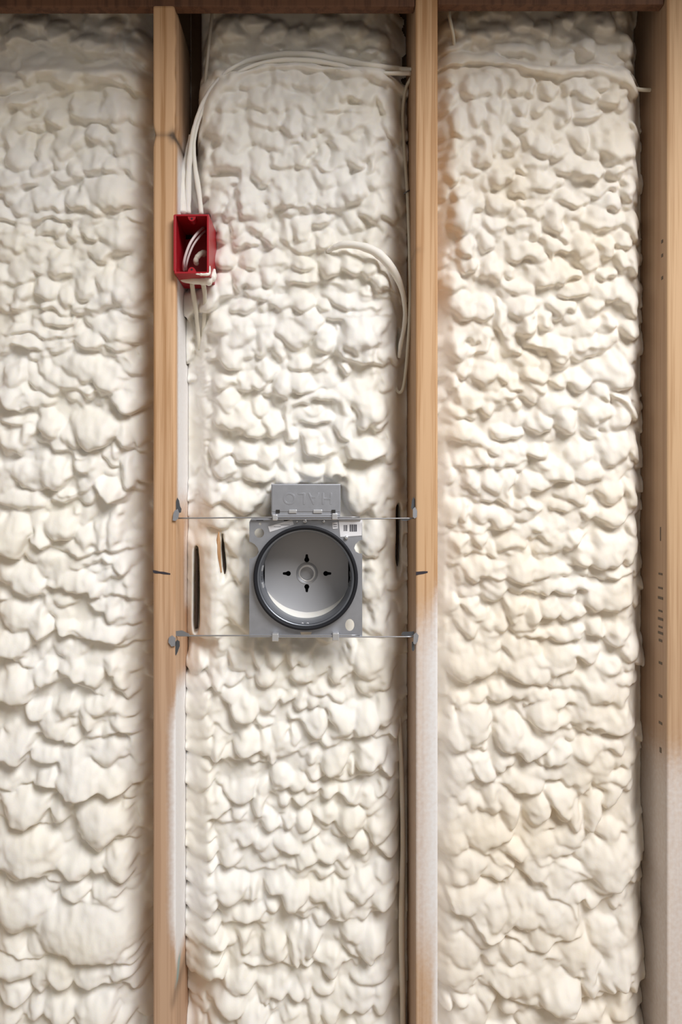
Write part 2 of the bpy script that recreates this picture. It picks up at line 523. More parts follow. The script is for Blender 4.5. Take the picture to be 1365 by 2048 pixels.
class Foam:
    def __init__(self, xl, xr, z_top, step=0.0017, seed=1):
        self.xs = np.linspace(xl, xr, int((xr - xl) / step) + 1)
        zb = W(0, 2075, 0.08).z
        n = int((z_top - zb) / step) + 1
        self.zs = np.concatenate([np.linspace(z_top, zb, n), np.linspace(zb, 0.041, 110)[1:]])
        self.X, self.Z = np.meshgrid(self.xs, self.zs)
        self.U = self.X / S(FD) + VX
        self.V = VY - (self.Z - CAM_Z) / S(FD)
        self.seed = seed
        U, V = self.U, self.V
        self.Uw = U + 9 * vnoise(U / 33, V / 33, seed) + 5 * vnoise(U / 14, V / 14, seed + 1)
        self.Vw = V + 9 * vnoise(U / 33, V / 33, seed + 2) + 5 * vnoise(U / 14, V / 14, seed + 3)
        self.H = np.zeros_like(U)              # mm above the bay's floor profile
        self.ucol = U[0]
        self.vrow = V[:, 0]
    def win(self, x0, x1, y0, y1):
        i0, i1 = np.searchsorted(self.vrow, (y0, y1))
        j0, j1 = np.searchsorted(self.ucol, (x0, x1))
        return slice(i0, i1), slice(j0, j1)
    def lump(self, x, y, rx, ry, f=0.7, base=4.0, rot=0.0, k=3.6, taper=0.10, tilt=0.24):
        m = max(rx, ry) + 12
        w = self.win(x - m, x + m, y - m, y + m)
        u, v = self.Uw[w] - x, self.Vw[w] - y
        if u.size == 0:
            return
        if rot:
            c, s_ = math.cos(R(rot)), math.sin(R(rot))
            u, v = u * c + v * s_, -u * s_ + v * c
        v = v / ry
        u = u / (rx * (1 - taper * np.clip(v, -1, 1)))
        r2 = u * u + v * v
        a = 1.38 * f * min(rx, ry) * S(FD) * 1000
        h = base + a * np.sqrt(np.clip(1 - r2, 0, 1)) * (1 + tilt * np.clip(v, -1, 1))
        self.H[w] = np.where(r2 < 1, smax(self.H[w], h, k), self.H[w])
    def auto(self, n, r0, r1, f, base, y0=-160, y1=2080, seed=5, asp=1.25):
        rng = np.random.RandomState(self.seed * 31 + seed)
        xa, xb = self.ucol[0], self.ucol[-1]
        for _ in range(n):
            r = rng.uniform(r0, r1)
            e = rng.uniform(0.8, asp)
            self.lump(rng.uniform(xa, xb), rng.uniform(y0, y1), r / e ** .5, r * e ** .5, f * rng.uniform(.7, 1.2), base * rng.uniform(.4, 1.3), rng.uniform(-25, 25))
    def lip(self, poly, a, w=26, soft=4.0):
        """the overhanging lower edge of one spray pass: rises towards the line from above, drops off below it"""
        P = np.array(poly, float)
        x0, x1 = P[0, 0], P[-1, 0]
        sl = self.win(x0 - 25, x1 + 25, P[:, 1].min() - 4 * w, P[:, 1].max() + 40)
        u, v = self.Uw[sl], self.Vw[sl]
        yc = np.interp(u, P[:, 0], P[:, 1])
        t = yc - v
        taper = sstep(x0 - 14, x0 + 10, u) * (1 - sstep(x1 - 10, x1 + 14, u))
        up = np.exp(-np.clip(t, 0, None) / w) * sstep(-soft, soft, t)
        dn = np.exp(-np.clip(-t, 0, None) / 9.0) * (1 - sstep(-soft, soft, t))
        self.H[sl] += taper * (a * up - 0.45 * a * dn)
    def ridge(self, poly, r, a, base=0):
        P = np.array(poly, float)
        m = r * 2.5
        sl = self.win(P[:, 0].min() - m, P[:, 0].max() + m, P[:, 1].min() - m, P[:, 1].max() + m)
        u = .4 * self.U[sl] + .6 * self.Uw[sl]
        v = .4 * self.V[sl] + .6 * self.Vw[sl]
        d = np.full(u.shape, 1e9)
        for (ax, ay), (bx, by) in zip(P[:-1], P[1:]):
            l2 = (bx - ax) ** 2 + (by - ay) ** 2
            t = np.clip(((u - ax) * (bx - ax) + (v - ay) * (by - ay)) / l2, 0, 1)
            d = np.minimum(d, np.hypot(u - ax - t * (bx - ax), v - ay - t * (by - ay)))
        h = base + a * np.sqrt(np.clip(1 - (d / r) ** 2, 0, 1))
        self.H[sl] = np.where(d < r, smax(self.H[sl], h, 2.0), self.H[sl])
    def flat(self, x0, x1, y0, y1, f, to=0.0, e=14):
        m = sstep(x0 - e, x0 + e, self.U) * (1 - sstep(x1 - e, x1 + e, self.U)) * sstep(y0 - e, y0 + e, self.V) * (1 - sstep(y1 - e, y1 + e, self.V))
        self.H = self.H * (1 - m * (1 - f)) + to * m * (1 - f)
    def clear(self, x, y, r, to):
        q = np.hypot(self.U - x, self.V - y)
        m = 1 - sstep(r - 2, r + 3, q)
        self.H = self.H * (1 - m) + to * m
    def groove(self, poly, w, deep):
        P = np.array(poly, float)
        yc0, yc1 = P[0, 1], P[-1, 1]
        xc_ = np.interp(self.V, P[:, 1], P[:, 0])
        ww = w * np.sqrt(np.clip(sstep(yc0, yc0 + 60, self.V) * (1 - sstep(yc1 - 25, yc1, self.V)), 0, 1)) + 1e-6
        g = np.exp(-((self.U - xc_) / ww) ** 4)
        self.H -= deep * g
    def build(self, m, label, floor_depth, parent=None, droop=0.42, fine=1.0, cap=0.134):
        U, V = self.U, self.V
        sd = self.seed
        H = self.H
        H = H + fine * (1.7 * vnoise(U / 15, V / 48, sd + 11) + 0.9 * vnoise(U / 8, V / 14, sd + 12) + 0.35 * vnoise(U / 4, V / 5, sd + 13))
        for _ in range(6):
            q = H.copy()
            q[1:-1, 1:-1] = (H[1:-1, 1:-1] * 4 + H[:-2, 1:-1] + H[2:, 1:-1] + H[1:-1, :-2] + H[1:-1, 2:]) / 8
            H = q
        depth = np.clip(floor_depth - H / 1000.0, 0.004, cap)
        depth = np.where(self.Z > TOP_Z - 0.035, np.maximum(depth, 0.030), depth)   # behind the header board
        dz = droop * (floor_depth - depth - 0.012) * sstep(0, 0.06, self.zs[0] - self.Z)
        Zd = np.clip(self.Z - dz, 0.041, self.zs[0])
        n, c = H.shape
        verts = np.stack([self.X, depth, Zd], -1).reshape(-1, 3)
        idx = np.arange(n * c).reshape(n, c)
        quads = np.stack([idx[:-1, :-1], idx[1:, :-1], idx[1:, 1:], idx[:-1, 1:]], -1).reshape(-1, 4)
        quads = quads[~(verts[quads, 1] > cap - 0.0006).all(1)]        # bare sheathing where the foam never reached
        # skirt back to the sheathing so that the foam is a solid
        rim = np.concatenate([idx[0, :], idx[1:, -1], idx[-1, -2::-1], idx[-2:0:-1, 0]])
        back = verts[rim].copy()
        back[:, 1] = 0.1395
        o0 = len(verts)
        verts = np.concatenate([verts, back])
        r2 = np.roll(rim, -1)
        b = np.arange(len(rim)) + o0
        sk = np.stack([rim, r2, np.roll(b, -1), b], -1)
        quads = np.concatenate([quads, sk])
        me = bpy.data.meshes.new('spray_foam')
        me.vertices.add(len(verts))
        me.vertices.foreach_set('co', verts.astype(np.float32).ravel())
        me.loops.add(quads.size)
        me.loops.foreach_set('vertex_index', quads.astype(np.int32).ravel())
        me.polygons.add(len(quads))
        me.polygons.foreach_set('loop_start', np.arange(0, quads.size, 4, dtype=np.int32))
        me.polygons.foreach_set('use_smooth', np.ones(len(quads), bool))
        me.update(calc_edges=True)
        me.validate()
        o = link('spray_foam', me, m)
        self.depth = depth
        return tag(o, label, 'insulation', 'sprayed foam between the studs')
    def at(self, px, py):
        """depth of the finished surface near a photo pixel"""
        i = np.clip(np.searchsorted(self.vrow, py), 0, len(self.vrow) - 1)
        j = np.clip(np.searchsorted(self.ucol, px), 0, len(self.ucol) - 1)
        return float(self.depth[i, j])

def spread(fo, rows, **kw):
    for r in rows:
        fo.lump(*r[:4], *(r[4:5] or (0.7,)), **kw)

# ---- left bay
f1 = Foam(XL, W(306, 0).x - 0.0006, TOP_Z + 0.10, seed=11)
f1.auto(420, 16, 36, .6, 4.0, y0=2075, y1=2760, seed=9)
f1.auto(800, 10, 20, .42, .5, seed=1)
f1.auto(200, 18, 30, .4, 1.0, seed=2)
f1.auto(120, 14, 24, .6, 6.0, y0=200, y1=560, seed=3)
spread(f1, [
    (25, 60, 26, 22), (110, 45, 32, 24), (180, 75, 36, 24), (215, 35, 16, 18), (275, 75, 32, 32, .5), (60, 30, 24, 18), (100, 122, 62, 30, .6), (210, 142, 52, 26, .6), (55, 142, 20, 20), (12, 168, 26, 18),
    (130, 150, 40, 24), (270, 150, 24, 30, .5), (180, 236, 42, 18), (50, 256, 35, 15), (115, 240, 20, 16), (250, 218, 40, 22, .6), (30, 205, 30, 16), (215, 208, 18, 14), (90, 302, 16, 34), (130, 300, 20, 28),
    (155, 286, 12, 22), (40, 320, 30, 30, .5), (190, 330, 22, 18), (225, 335, 22, 20), (255, 290, 32, 30, .5), (272, 332, 25, 34, .5), (160, 340, 18, 22), (130, 357, 28, 13), (60, 360, 30, 18), (225, 390, 44, 32, .6),
    (160, 402, 26, 26), (105, 402, 30, 25, .6), (14, 435, 22, 15), (48, 410, 26, 18), (130, 435, 36, 12), (85, 432, 26, 12), (95, 460, 26, 14), (150, 470, 10, 15, .9), (240, 478, 46, 32, .5), (190, 440, 30, 14),
    (60, 490, 40, 18), (270, 430, 24, 16), (200, 500, 30, 16),
    (75, 540, 20, 15), (30, 560, 32, 12), (120, 530, 26, 25), (215, 566, 22, 30), (210, 590, 18, 28), (240, 580, 20, 30), (272, 580, 28, 35, .5), (170, 570, 20, 30), (130, 592, 16, 25), (95, 576, 20, 22),
    (45, 590, 20, 18), (34, 602, 15, 22), (95, 612, 15, 18), (165, 626, 25, 14), (186, 620, 14, 14), (110, 641, 46, 12), (35, 665, 30, 10), (130, 669, 50, 9), (242, 668, 42, 20), (235, 691, 28, 16), (185, 686, 20, 18),
    (40, 690, 42, 13), (115, 696, 25, 14), (90, 710, 11, 18), (265, 728, 25, 18), (178, 738, 55, 30, .45), (226, 762, 40, 30, .5), (30, 750, 25, 25), (95, 745, 12, 25), (25, 786, 30, 30), (130, 765, 40, 14),
    (278, 782, 30, 30, .6), (256, 800, 36, 28), (180, 790, 16, 14, .9), (75, 800, 36, 14), (50, 810, 10, 8, .9), (190, 862, 46, 42, .5), (245, 862, 16, 38), (275, 856, 22, 35, .5), (100, 850, 25, 30), (30, 845, 36, 14),
    (50, 872, 20, 20), (28, 888, 30, 20), (140, 872, 15, 20), (175, 930, 28, 22), (235, 905, 12, 12, 1), (222, 916, 20, 12), (255, 950, 18, 40, .8), (215, 986, 22, 28, .8), (285, 940, 20, 25, .5), (110, 950, 30, 25),
    (55, 950, 45, 25, .5), (130, 990, 25, 15), (50, 1002, 55, 25, .45), (175, 1000, 18, 14),
    (25, 1070, 36, 42), (85, 1075, 22, 24), (130, 1050, 36, 25), (175, 1075, 18, 28), (205, 1075, 16, 28), (235, 1060, 15, 40), (80, 1112, 40, 20, .5), (30, 1150, 45, 25, .5), (170, 1121, 36, 10), (215, 1121, 20, 12),
    (243, 1138, 16, 22, .95), (150, 1165, 56, 20), (195, 1180, 18, 20), (220, 1155, 30, 14), (60, 1170, 36, 30, .5), (268, 1180, 28, 30, .45), (135, 1205, 24, 12), (200, 1210, 22, 14), (228, 1220, 22, 24), (264, 1225, 18, 25, .5),
    (40, 1236, 46, 30, .5), (80, 1250, 25, 36), (205, 1262, 52, 20), (135, 1256, 20, 18), (20, 1290, 42, 28, .6), (45, 1320, 30, 15), (85, 1345, 30, 22), (150, 1340, 36, 20), (190, 1350, 20, 18), (222, 1335, 14, 16, .95),
    (240, 1356, 14, 26, .9), (30, 1370, 46, 36, .6), (135, 1410, 22, 28), (75, 1420, 25, 22), (175, 1430, 16, 22), (200, 1410, 30, 18), (240, 1426, 36, 12), (110, 1450, 40, 30, .4), (250, 1455, 25, 15), (30, 1490, 40, 30, .6),
    (145, 1478, 15, 10, .9), (95, 1510, 30, 20), (150, 1520, 36, 36, .4), (215, 1510, 36, 25, .5), (275, 1500, 25, 40, .35),
    (180, 1850, 112, 62, .42), (45, 1810, 62, 46, .5), (60, 1700, 72, 50, .45), (55, 1610, 52, 36, .6), (130, 1620, 25, 25), (210, 1642, 50, 46, .5), (160, 1560, 46, 42, .6), (95, 1560, 25, 20), (150, 1730, 36, 30), (240, 1720, 32, 32),
    (195, 1725, 22, 22), (150, 1780, 30, 20), (215, 1780, 32, 18), (30, 1920, 56, 30), (120, 1936, 40, 28), (190, 1935, 40, 25), (255, 1920, 36, 32), (30, 1975, 36, 25), (85, 1950, 20, 42), (130, 2010, 40, 30),
    (200, 2010, 40, 42), (80, 2012, 20, 25), (240, 2036, 30, 20), (20, 2022, 25, 30), (150, 2046, 40, 20), (220, 1565, 40, 30, .5), (265, 1850, 30, 50, .4)])
for p, a, w in [
    ([(-20, 86), (0, 84), (45, 70), (75, 62), (110, 66), (160, 85), (205, 96), (255, 104), (305, 112)], 13, 36),
    ([(10, 226), (75, 205), (120, 192), (150, 180), (205, 168), (260, 172), (305, 190)], 10, 30), ([(60, 258), (115, 252), (155, 243)], 6, 18), ([(110, 378), (165, 368)], 5, 16),
    ([(0, 380), (60, 378), (110, 385)], 6, 25), ([(170, 425), (215, 432), (270, 440)], 8, 28), ([(35, 448), (60, 445), (115, 440), (150, 460)], 8, 20), ([(0, 470), (75, 478), (110, 490)], 6, 18),
    ([(0, 640), (60, 625), (130, 628), (195, 618), (240, 622), (300, 640)], 9, 28), ([(55, 672), (90, 676), (150, 660), (175, 650)], 6, 12), ([(0, 705), (75, 702), (110, 690), (150, 685), (175, 695), (205, 708), (250, 720)], 8, 22),
    ([(250, 755), (300, 758)], 7, 18), ([(60, 780), (105, 790), (150, 780), (190, 790), (215, 800), (235, 780)], 9, 20), ([(0, 815), (40, 818), (65, 812)], 7, 18), ([(195, 810), (225, 808), (255, 824), (300, 815)], 10, 24),
    ([(90, 900), (130, 905), (160, 918), (200, 905), (235, 890), (290, 905)], 10, 28), ([(85, 975), (140, 985), (190, 975), (215, 1008), (245, 1000), (270, 985)], 9, 24),
    ([(0, 1105), (30, 1118), (55, 1095), (75, 1090), (110, 1095), (160, 1112), (195, 1103), (240, 1105), (262, 1098)], 11, 26), ([(90, 1175), (130, 1190), (175, 1190), (205, 1200), (230, 1192), (262, 1200)], 9, 20),
    ([(145, 1142), (185, 1145), (225, 1140), (245, 1160), (262, 1150)], 7, 14), ([(0, 1205), (50, 1205), (80, 1200)], 7, 20), ([(75, 1278), (110, 1265), (145, 1275), (175, 1280), (210, 1292), (250, 1290), (300, 1275)], 10, 24),
    ([(0, 1318), (30, 1320), (60, 1300), (100, 1280)], 8, 20), ([(70, 1375), (100, 1365), (150, 1370), (190, 1385), (245, 1400)], 10, 24), ([(0, 1395), (50, 1405), (75, 1390)], 8, 24), ([(115, 1440), (150, 1435), (175, 1450), (200, 1440)], 7, 16),
    ([(70, 1475), (130, 1485), (190, 1470), (250, 1478), (275, 1470)], 10, 24), ([(0, 1510), (40, 1518), (65, 1490)], 9, 24),
    ([(0, 1585), (50, 1570), (90, 1565), (120, 1578), (155, 1592), (200, 1585), (280, 1570)], 12, 30), ([(0, 1645), (40, 1650), (60, 1640), (75, 1635), (100, 1655), (145, 1648)], 9, 22), ([(155, 1650), (185, 1690), (230, 1685), (255, 1680), (270, 1690)], 10, 28),
    ([(0, 1755), (50, 1750), (80, 1740), (115, 1765)], 11, 36), ([(120, 1755), (170, 1755), (180, 1730), (205, 1758), (235, 1775), (255, 1760), (275, 1755)], 6, 14), ([(130, 1795), (170, 1795), (215, 1800), (250, 1805)], 8, 18),
    ([(0, 1890), (35, 1898), (60, 1905), (100, 1915), (150, 1905), (190, 1908), (230, 1900), (300, 1910)], 13, 40), ([(95, 1960), (150, 1965), (165, 1955), (230, 1955), (270, 1975)], 10, 22), ([(0, 1985), (55, 1995)], 7, 20)]:
    f1.lip(p, a * .8, w)
def cove(fo):
    """the foam is set back at the top of the bay and curls forward to meet the header's underside"""
    v = fo.V + 10 * vnoise(fo.U / 60, fo.V / 60, fo.seed + 40)
    return .016 * (1 - sstep(112, 145, v))
def edge_fall(fo, mid, el, er, wl, wr):
    """bay profile: nominal depth in the middle, falling back to the studs"""
    x = fo.X
    return mid + el * np.exp(-((x - fo.xs[0]) / wl) ** 2) + er * np.exp(-((fo.xs[-1] - x) / wr) ** 2)
f1.build(M_FOAM, 'lumpy white spray foam left of the left stud', edge_fall(f1, 0.062, .04, .045, .03, .035) + 0.012 * (1 - sstep(0, 300, f1.V)) + cove(f1))

# ---- middle bay
f2 = Foam(W(351, 0).x + 0.0006, W(831.5, 0).x - 0.0006, TOP_Z + 0.10, seed=23)
f2.auto(420, 16, 36, .6, 4.0, y0=2075, y1=2760, seed=9)
f2.auto(800, 10, 20, .42, .5, seed=1)
f2.auto(160, 18, 28, .4, 1.0, seed=2)
f2.auto(200, 14, 24, .65, 5.0, y0=150, y1=420, seed=3, asp=1.8)
spread(f2, [
    (460, 40, 30, 34, .6), (420, 60, 22, 30, .6), (545, 45, 26, 22), (600, 50, 28, 20), (655, 30, 30, 22), (715, 40, 26, 26), (760, 55, 26, 22), (560, 78, 14, 12, .9), (640, 80, 34, 14), (700, 85, 24, 16), (510, 20, 30, 16), (790, 90, 22, 22, .5), (750, 90, 22, 18),
    (440, 150, 26, 24), (500, 165, 30, 20), (560, 155, 30, 22), (620, 160, 30, 18), (690, 180, 34, 22), (740, 190, 30, 20), (450, 205, 34, 20), (520, 205, 30, 18), (600, 210, 30, 20), (660, 215, 26, 18), (450, 250, 26, 34), (520, 245, 26, 22), (580, 250, 24, 26), (640, 250, 26, 20), (710, 245, 34, 20), (470, 290, 28, 20), (750, 260, 26, 20), (540, 285, 26, 18), (610, 290, 22, 16), (680, 290, 28, 16), (745, 300, 28, 16),
    (550, 318, 14, 20), (595, 318, 15, 20), (640, 316, 15, 20), (675, 318, 13, 20), (710, 320, 16, 20), (465, 322, 30, 22), (545, 346, 42, 14), (600, 380, 10, 26, .9), (630, 386, 9, 26, .9), (652, 372, 8, 28, .9), (685, 402, 15, 25, .9), (705, 380, 30, 32), (690, 412, 14, 22, .9), (745, 425, 30, 22), (770, 400, 20, 30),
    (735, 430, 14, 14, .9), (440, 365, 32, 14), (520, 390, 36, 12), (460, 430, 18, 14), (510, 425, 22, 16), (555, 415, 18, 10), (592, 425, 22, 18), (640, 445, 18, 18), (440, 465, 18, 18), (475, 455, 14, 18), (512, 455, 22, 16), (540, 478, 18, 20, .8), (575, 465, 16, 30),
    (605, 460, 20, 24), (485, 486, 28, 14), (605, 490, 25, 14), (650, 490, 20, 20), (440, 520, 22, 25), (500, 520, 25, 16), (545, 520, 25, 14), (655, 536, 20, 28, .9), (700, 530, 18, 30, .9), (735, 536, 20, 28, .9), (765, 560, 22, 20, .9), (605, 525, 26, 18), (480, 556, 18, 25), (505, 566, 18, 22),
    (440, 572, 22, 22), (535, 550, 20, 25), (600, 565, 30, 14), (520, 595, 20, 16), (560, 610, 28, 16), (610, 615, 20, 20), (490, 616, 25, 18), (650, 616, 14, 14), (690, 605, 25, 22), (735, 590, 14, 14), (730, 612, 30, 14), (680, 635, 30, 14), (440, 650, 25, 30, .6), (480, 670, 25, 30, .6),
    (520, 650, 30, 12), (520, 682, 16, 30), (590, 668, 40, 28, .6), (620, 650, 30, 20), (670, 642, 25, 12), (650, 682, 20, 22), (720, 668, 42, 42, .55), (690, 690, 16, 22), (762, 660, 22, 22), (460, 702, 28, 35, .5), (550, 696, 15, 22), (735, 702, 18, 28), (700, 716, 12, 18), (600, 726, 36, 20),
    (645, 726, 12, 18), (695, 736, 12, 12, 1), (530, 742, 20, 20), (565, 772, 22, 26), (600, 766, 28, 22), (510, 762, 22, 20), (622, 776, 20, 14), (445, 762, 28, 22), (490, 772, 18, 22), (455, 802, 30, 20), (475, 840, 42, 28, .65), (520, 815, 18, 18), (540, 850, 25, 25), (440, 832, 25, 25, .5),
    (500, 862, 25, 20), (625, 820, 20, 10), (640, 842, 36, 14), (692, 856, 20, 30), (622, 890, 22, 25), (740, 820, 36, 36, .6), (762, 850, 20, 22), (700, 796, 22, 12), (735, 898, 42, 24, .8), (440, 900, 25, 22), (490, 910, 30, 25), (535, 915, 28, 26), (571, 916, 10, 30, .9), (640, 906, 22, 18),
    (445, 936, 25, 20), (520, 946, 40, 20), (620, 952, 30, 16), (670, 946, 20, 20), (720, 986, 42, 50, .5), (420, 986, 30, 30, .5), (482, 1000, 46, 32, .6), (780, 900, 18, 30, .6), (760, 1000, 20, 40, .5), (440, 1040, 35, 25, .5), (470, 1090, 22, 30, .4), (475, 1145, 20, 25, .4), (750, 1080, 25, 40, .4), (750, 1170, 24, 45, .4), (765, 1240, 20, 40, .4), (470, 1220, 26, 40, .45),
    (470, 1320, 12, 18), (510, 1310, 14, 30, .9), (545, 1310, 20, 28, .8), (590, 1310, 16, 30, .9), (612, 1316, 14, 25, .8), (530, 1350, 22, 28), (460, 1360, 22, 14), (430, 1370, 20, 26, .9), (442, 1345, 12, 18), (490, 1416, 26, 30, .85), (460, 1392, 30, 20), (545, 1406, 20, 14, .9), (575, 1402, 10, 14, .9), (605, 1406, 14, 16, .9),
    (630, 1406, 12, 14, .9), (610, 1356, 25, 20), (636, 1350, 12, 30), (672, 1350, 18, 22), (700, 1310, 14, 20), (740, 1325, 36, 40, .4), (770, 1352, 25, 40, .4), (640, 1386, 20, 14), (672, 1392, 20, 14), (420, 1426, 30, 14, .5), (428, 1490, 20, 28, .8), (432, 1462, 24, 11), (490, 1486, 28, 28, .85), (546, 1502, 14, 30, .9),
    (526, 1486, 14, 25, .9), (565, 1476, 18, 25), (592, 1476, 8, 16, .9), (526, 1450, 14, 12), (596, 1440, 16, 10), (632, 1452, 20, 30, .8), (682, 1442, 28, 36, .65), (732, 1442, 28, 36, .65), (770, 1422, 22, 28, .6), (790, 1470, 16, 14), (670, 1522, 22, 30, .85), (626, 1518, 12, 12, .9), (745, 1516, 36, 28, .75), (705, 1540, 10, 14),
    (780, 1540, 14, 18), (560, 1562, 22, 20), (592, 1566, 22, 18), (626, 1582, 18, 16), (480, 1586, 30, 22), (526, 1590, 12, 18), (438, 1616, 26, 22), (476, 1630, 14, 18), (520, 1616, 22, 22), (566, 1606, 12, 14, .9), (600, 1606, 20, 16), (660, 1590, 18, 16), (700, 1590, 22, 20), (740, 1600, 30, 12), (766, 1580, 20, 14),
    (702, 1640, 32, 30, .6), (750, 1620, 28, 14), (772, 1646, 25, 20), (650, 1630, 30, 12), (536, 1650, 22, 20), (580, 1646, 14, 14), (612, 1650, 18, 16), (490, 1680, 26, 16), (460, 1708, 18, 14), (466, 1716, 22, 18), (526, 1690, 18, 14), (576, 1696, 30, 18), (612, 1720, 25, 18), (626, 1680, 20, 14), (656, 1712, 26, 18),
    (716, 1686, 20, 22, .8), (690, 1722, 12, 14), (760, 1660, 25, 28), (780, 1700, 20, 18), (456, 1776, 35, 28), (506, 1780, 12, 22, .9), (560, 1770, 28, 22), (592, 1796, 28, 30, .85), (606, 1816, 14, 18, .9), (640, 1790, 22, 18), (666, 1802, 20, 30), (692, 1802, 20, 32), (722, 1772, 26, 26), (650, 1756, 18, 12), (766, 1792, 25, 25, .6),
    (770, 1752, 14, 22), (500, 1832, 30, 18), (540, 1820, 14, 16), (495, 1880, 15, 22, .9), (550, 1892, 16, 40, .85), (588, 1900, 11, 45, .9), (606, 1892, 11, 40, .9), (626, 1886, 18, 30, .8), (645, 1840, 12, 14), (702, 1862, 25, 30, .6), (742, 1882, 36, 36, .5), (506, 1926, 18, 14), (480, 1960, 30, 22), (660, 1930, 22, 22), (692, 1926, 14, 10),
    (590, 1990, 14, 25, .85), (612, 1986, 12, 25, .85), (460, 2002, 30, 30), (530, 1986, 12, 20), (510, 2032, 35, 30), (552, 1996, 18, 16), (626, 2030, 14, 20), (660, 2030, 18, 16), (692, 2016, 14, 20), (740, 1960, 36, 22, .4), (650, 1980, 18, 14), (722, 2002, 30, 25, .4), (770, 2010, 22, 30, .4), (580, 2036, 16, 14)])
for p, a, w in [
    ([(440, 100), (500, 88), (560, 92), (640, 98), (720, 100), (800, 112)], 8, 25), ([(470, 225), (560, 222), (640, 228), (720, 225)], 6, 20), ([(540, 330), (640, 342), (720, 338)], 7, 18), ([(585, 408), (640, 420), (680, 428)], 9, 22), ([(470, 500), (520, 505), (560, 508)], 6, 14), ([(620, 500), (680, 500)], 6, 14),
    ([(460, 590), (500, 592)], 7, 16), ([(560, 580), (640, 575), (720, 580), (795, 600)], 8, 20), ([(690, 635), (790, 632)], 7, 18), ([(420, 728), (455, 730), (480, 735)], 8, 22), ([(500, 736), (528, 722)], 8, 14), ([(510, 790), (540, 795), (570, 802), (600, 790), (640, 790)], 8, 20),
    ([(640, 725), (670, 715), (730, 728), (785, 730)], 12, 26), ([(425, 850), (450, 868), (490, 882), (540, 880), (570, 870)], 9, 22), ([(430, 970), (470, 965), (500, 972), (545, 960)], 9, 22), ([(680, 935), (720, 912), (745, 918), (768, 930)], 12, 24),
    ([(410, 1446), (460, 1460), (485, 1470)], 8, 18), ([(410, 1515), (440, 1518), (480, 1530), (510, 1530), (555, 1538)], 10, 24), ([(600, 1500), (660, 1490), (720, 1480), (790, 1480)], 8, 20), ([(620, 1560), (700, 1562), (750, 1560), (795, 1540)], 10, 24), ([(420, 1640), (455, 1658), (490, 1650)], 8, 18),
    ([(430, 1740), (500, 1742), (560, 1735), (610, 1745), (640, 1735)], 8, 20), ([(430, 1800), (470, 1808), (510, 1800)], 8, 20), ([(460, 1848), (510, 1852), (540, 1845)], 8, 16), ([(555, 1940), (575, 1947), (620, 1932), (640, 1925)], 10, 26), ([(660, 1840), (720, 1835), (790, 1815)], 10, 24), ([(690, 1910), (740, 1918), (785, 1900)], 8, 22)]:
    f2.lip(p, a * .8, w)
f2.ridge([(583, 880), (573, 830), (585, 807), (625, 796), (660, 793), (685, 806), (692, 828)], 9, 8, 7)
f2.ridge([(395, 250), (420, 195), (470, 145), (540, 122), (640, 124), (690, 132), (720, 140), (800, 150), (822, 150)], 15, 15, 12)
# column of smooth foam rolls against the left stud's lower half, small ripples above
yy = 1330
i = 0
rng = np.random.RandomState(4)
while yy < 2060:
    hgt = rng.uniform(18, 30)
    t = (yy - 1330) / 700
    cx = 386 + 22 * t
    if yy < 1960:
        f2.lump(cx - 4, yy, 30 + 22 * t, hgt, 0.5, base=14 + 6 * t, taper=-.12, tilt=.12, k=5)
    yy += hgt * 1.45
yy = 650
while yy < 1060:
    f2.lump(402 + rng.uniform(-3, 3), yy, rng.uniform(9, 13), rng.uniform(6, 9), .8, base=3)
    yy += rng.uniform(9, 14)
f2.flat(366, 446, 1075, 1280, .12, 26)
# hollow behind the light housing and behind the red box
P2 = edge_fall(f2, 0.066, .045, .05, .035, .03) + 0.010 * (1 - sstep(0, 300, f2.V)) + cove(f2)
P2 += .05 * (1 - sstep(240, 330, f2.V)) * (1 - sstep(376, 396, f2.U))
f2.groove([(387, 1085), (389, 1150), (388, 1268)], 3.6, 90)
f2.groove([(441, 1060), (444, 1110), (448, 1166)], 2.6, 60)
f2.groove([(803, 1000), (803, 1080), (802, 1165)], 3.0, 60)
f2.groove([(811, 1600), (812, 1700), (812, 1890)], 2.4, 60)
f2.groove([(806, 640), (803, 670), (801, 712)], 2.6, 60)
f2.clear(614, 1149, 97, -70)
f2.lump(366, 660, 18, 60, .3, base=16)
f2.flat(350, 414, 425, 560, 0, -70, 4)
f2.lump(374, 592, 24, 30, .35, base=36, taper=0)
f2.lump(408, 594, 28, 30, .5, base=16, taper=0)
f2.flat(545, 690, 975, 1040, .0, -6, 8)
# front rods must run clear of the foam
f2.build(M_FOAM, 'lumpy white spray foam in the bay around the round light housing', P2)

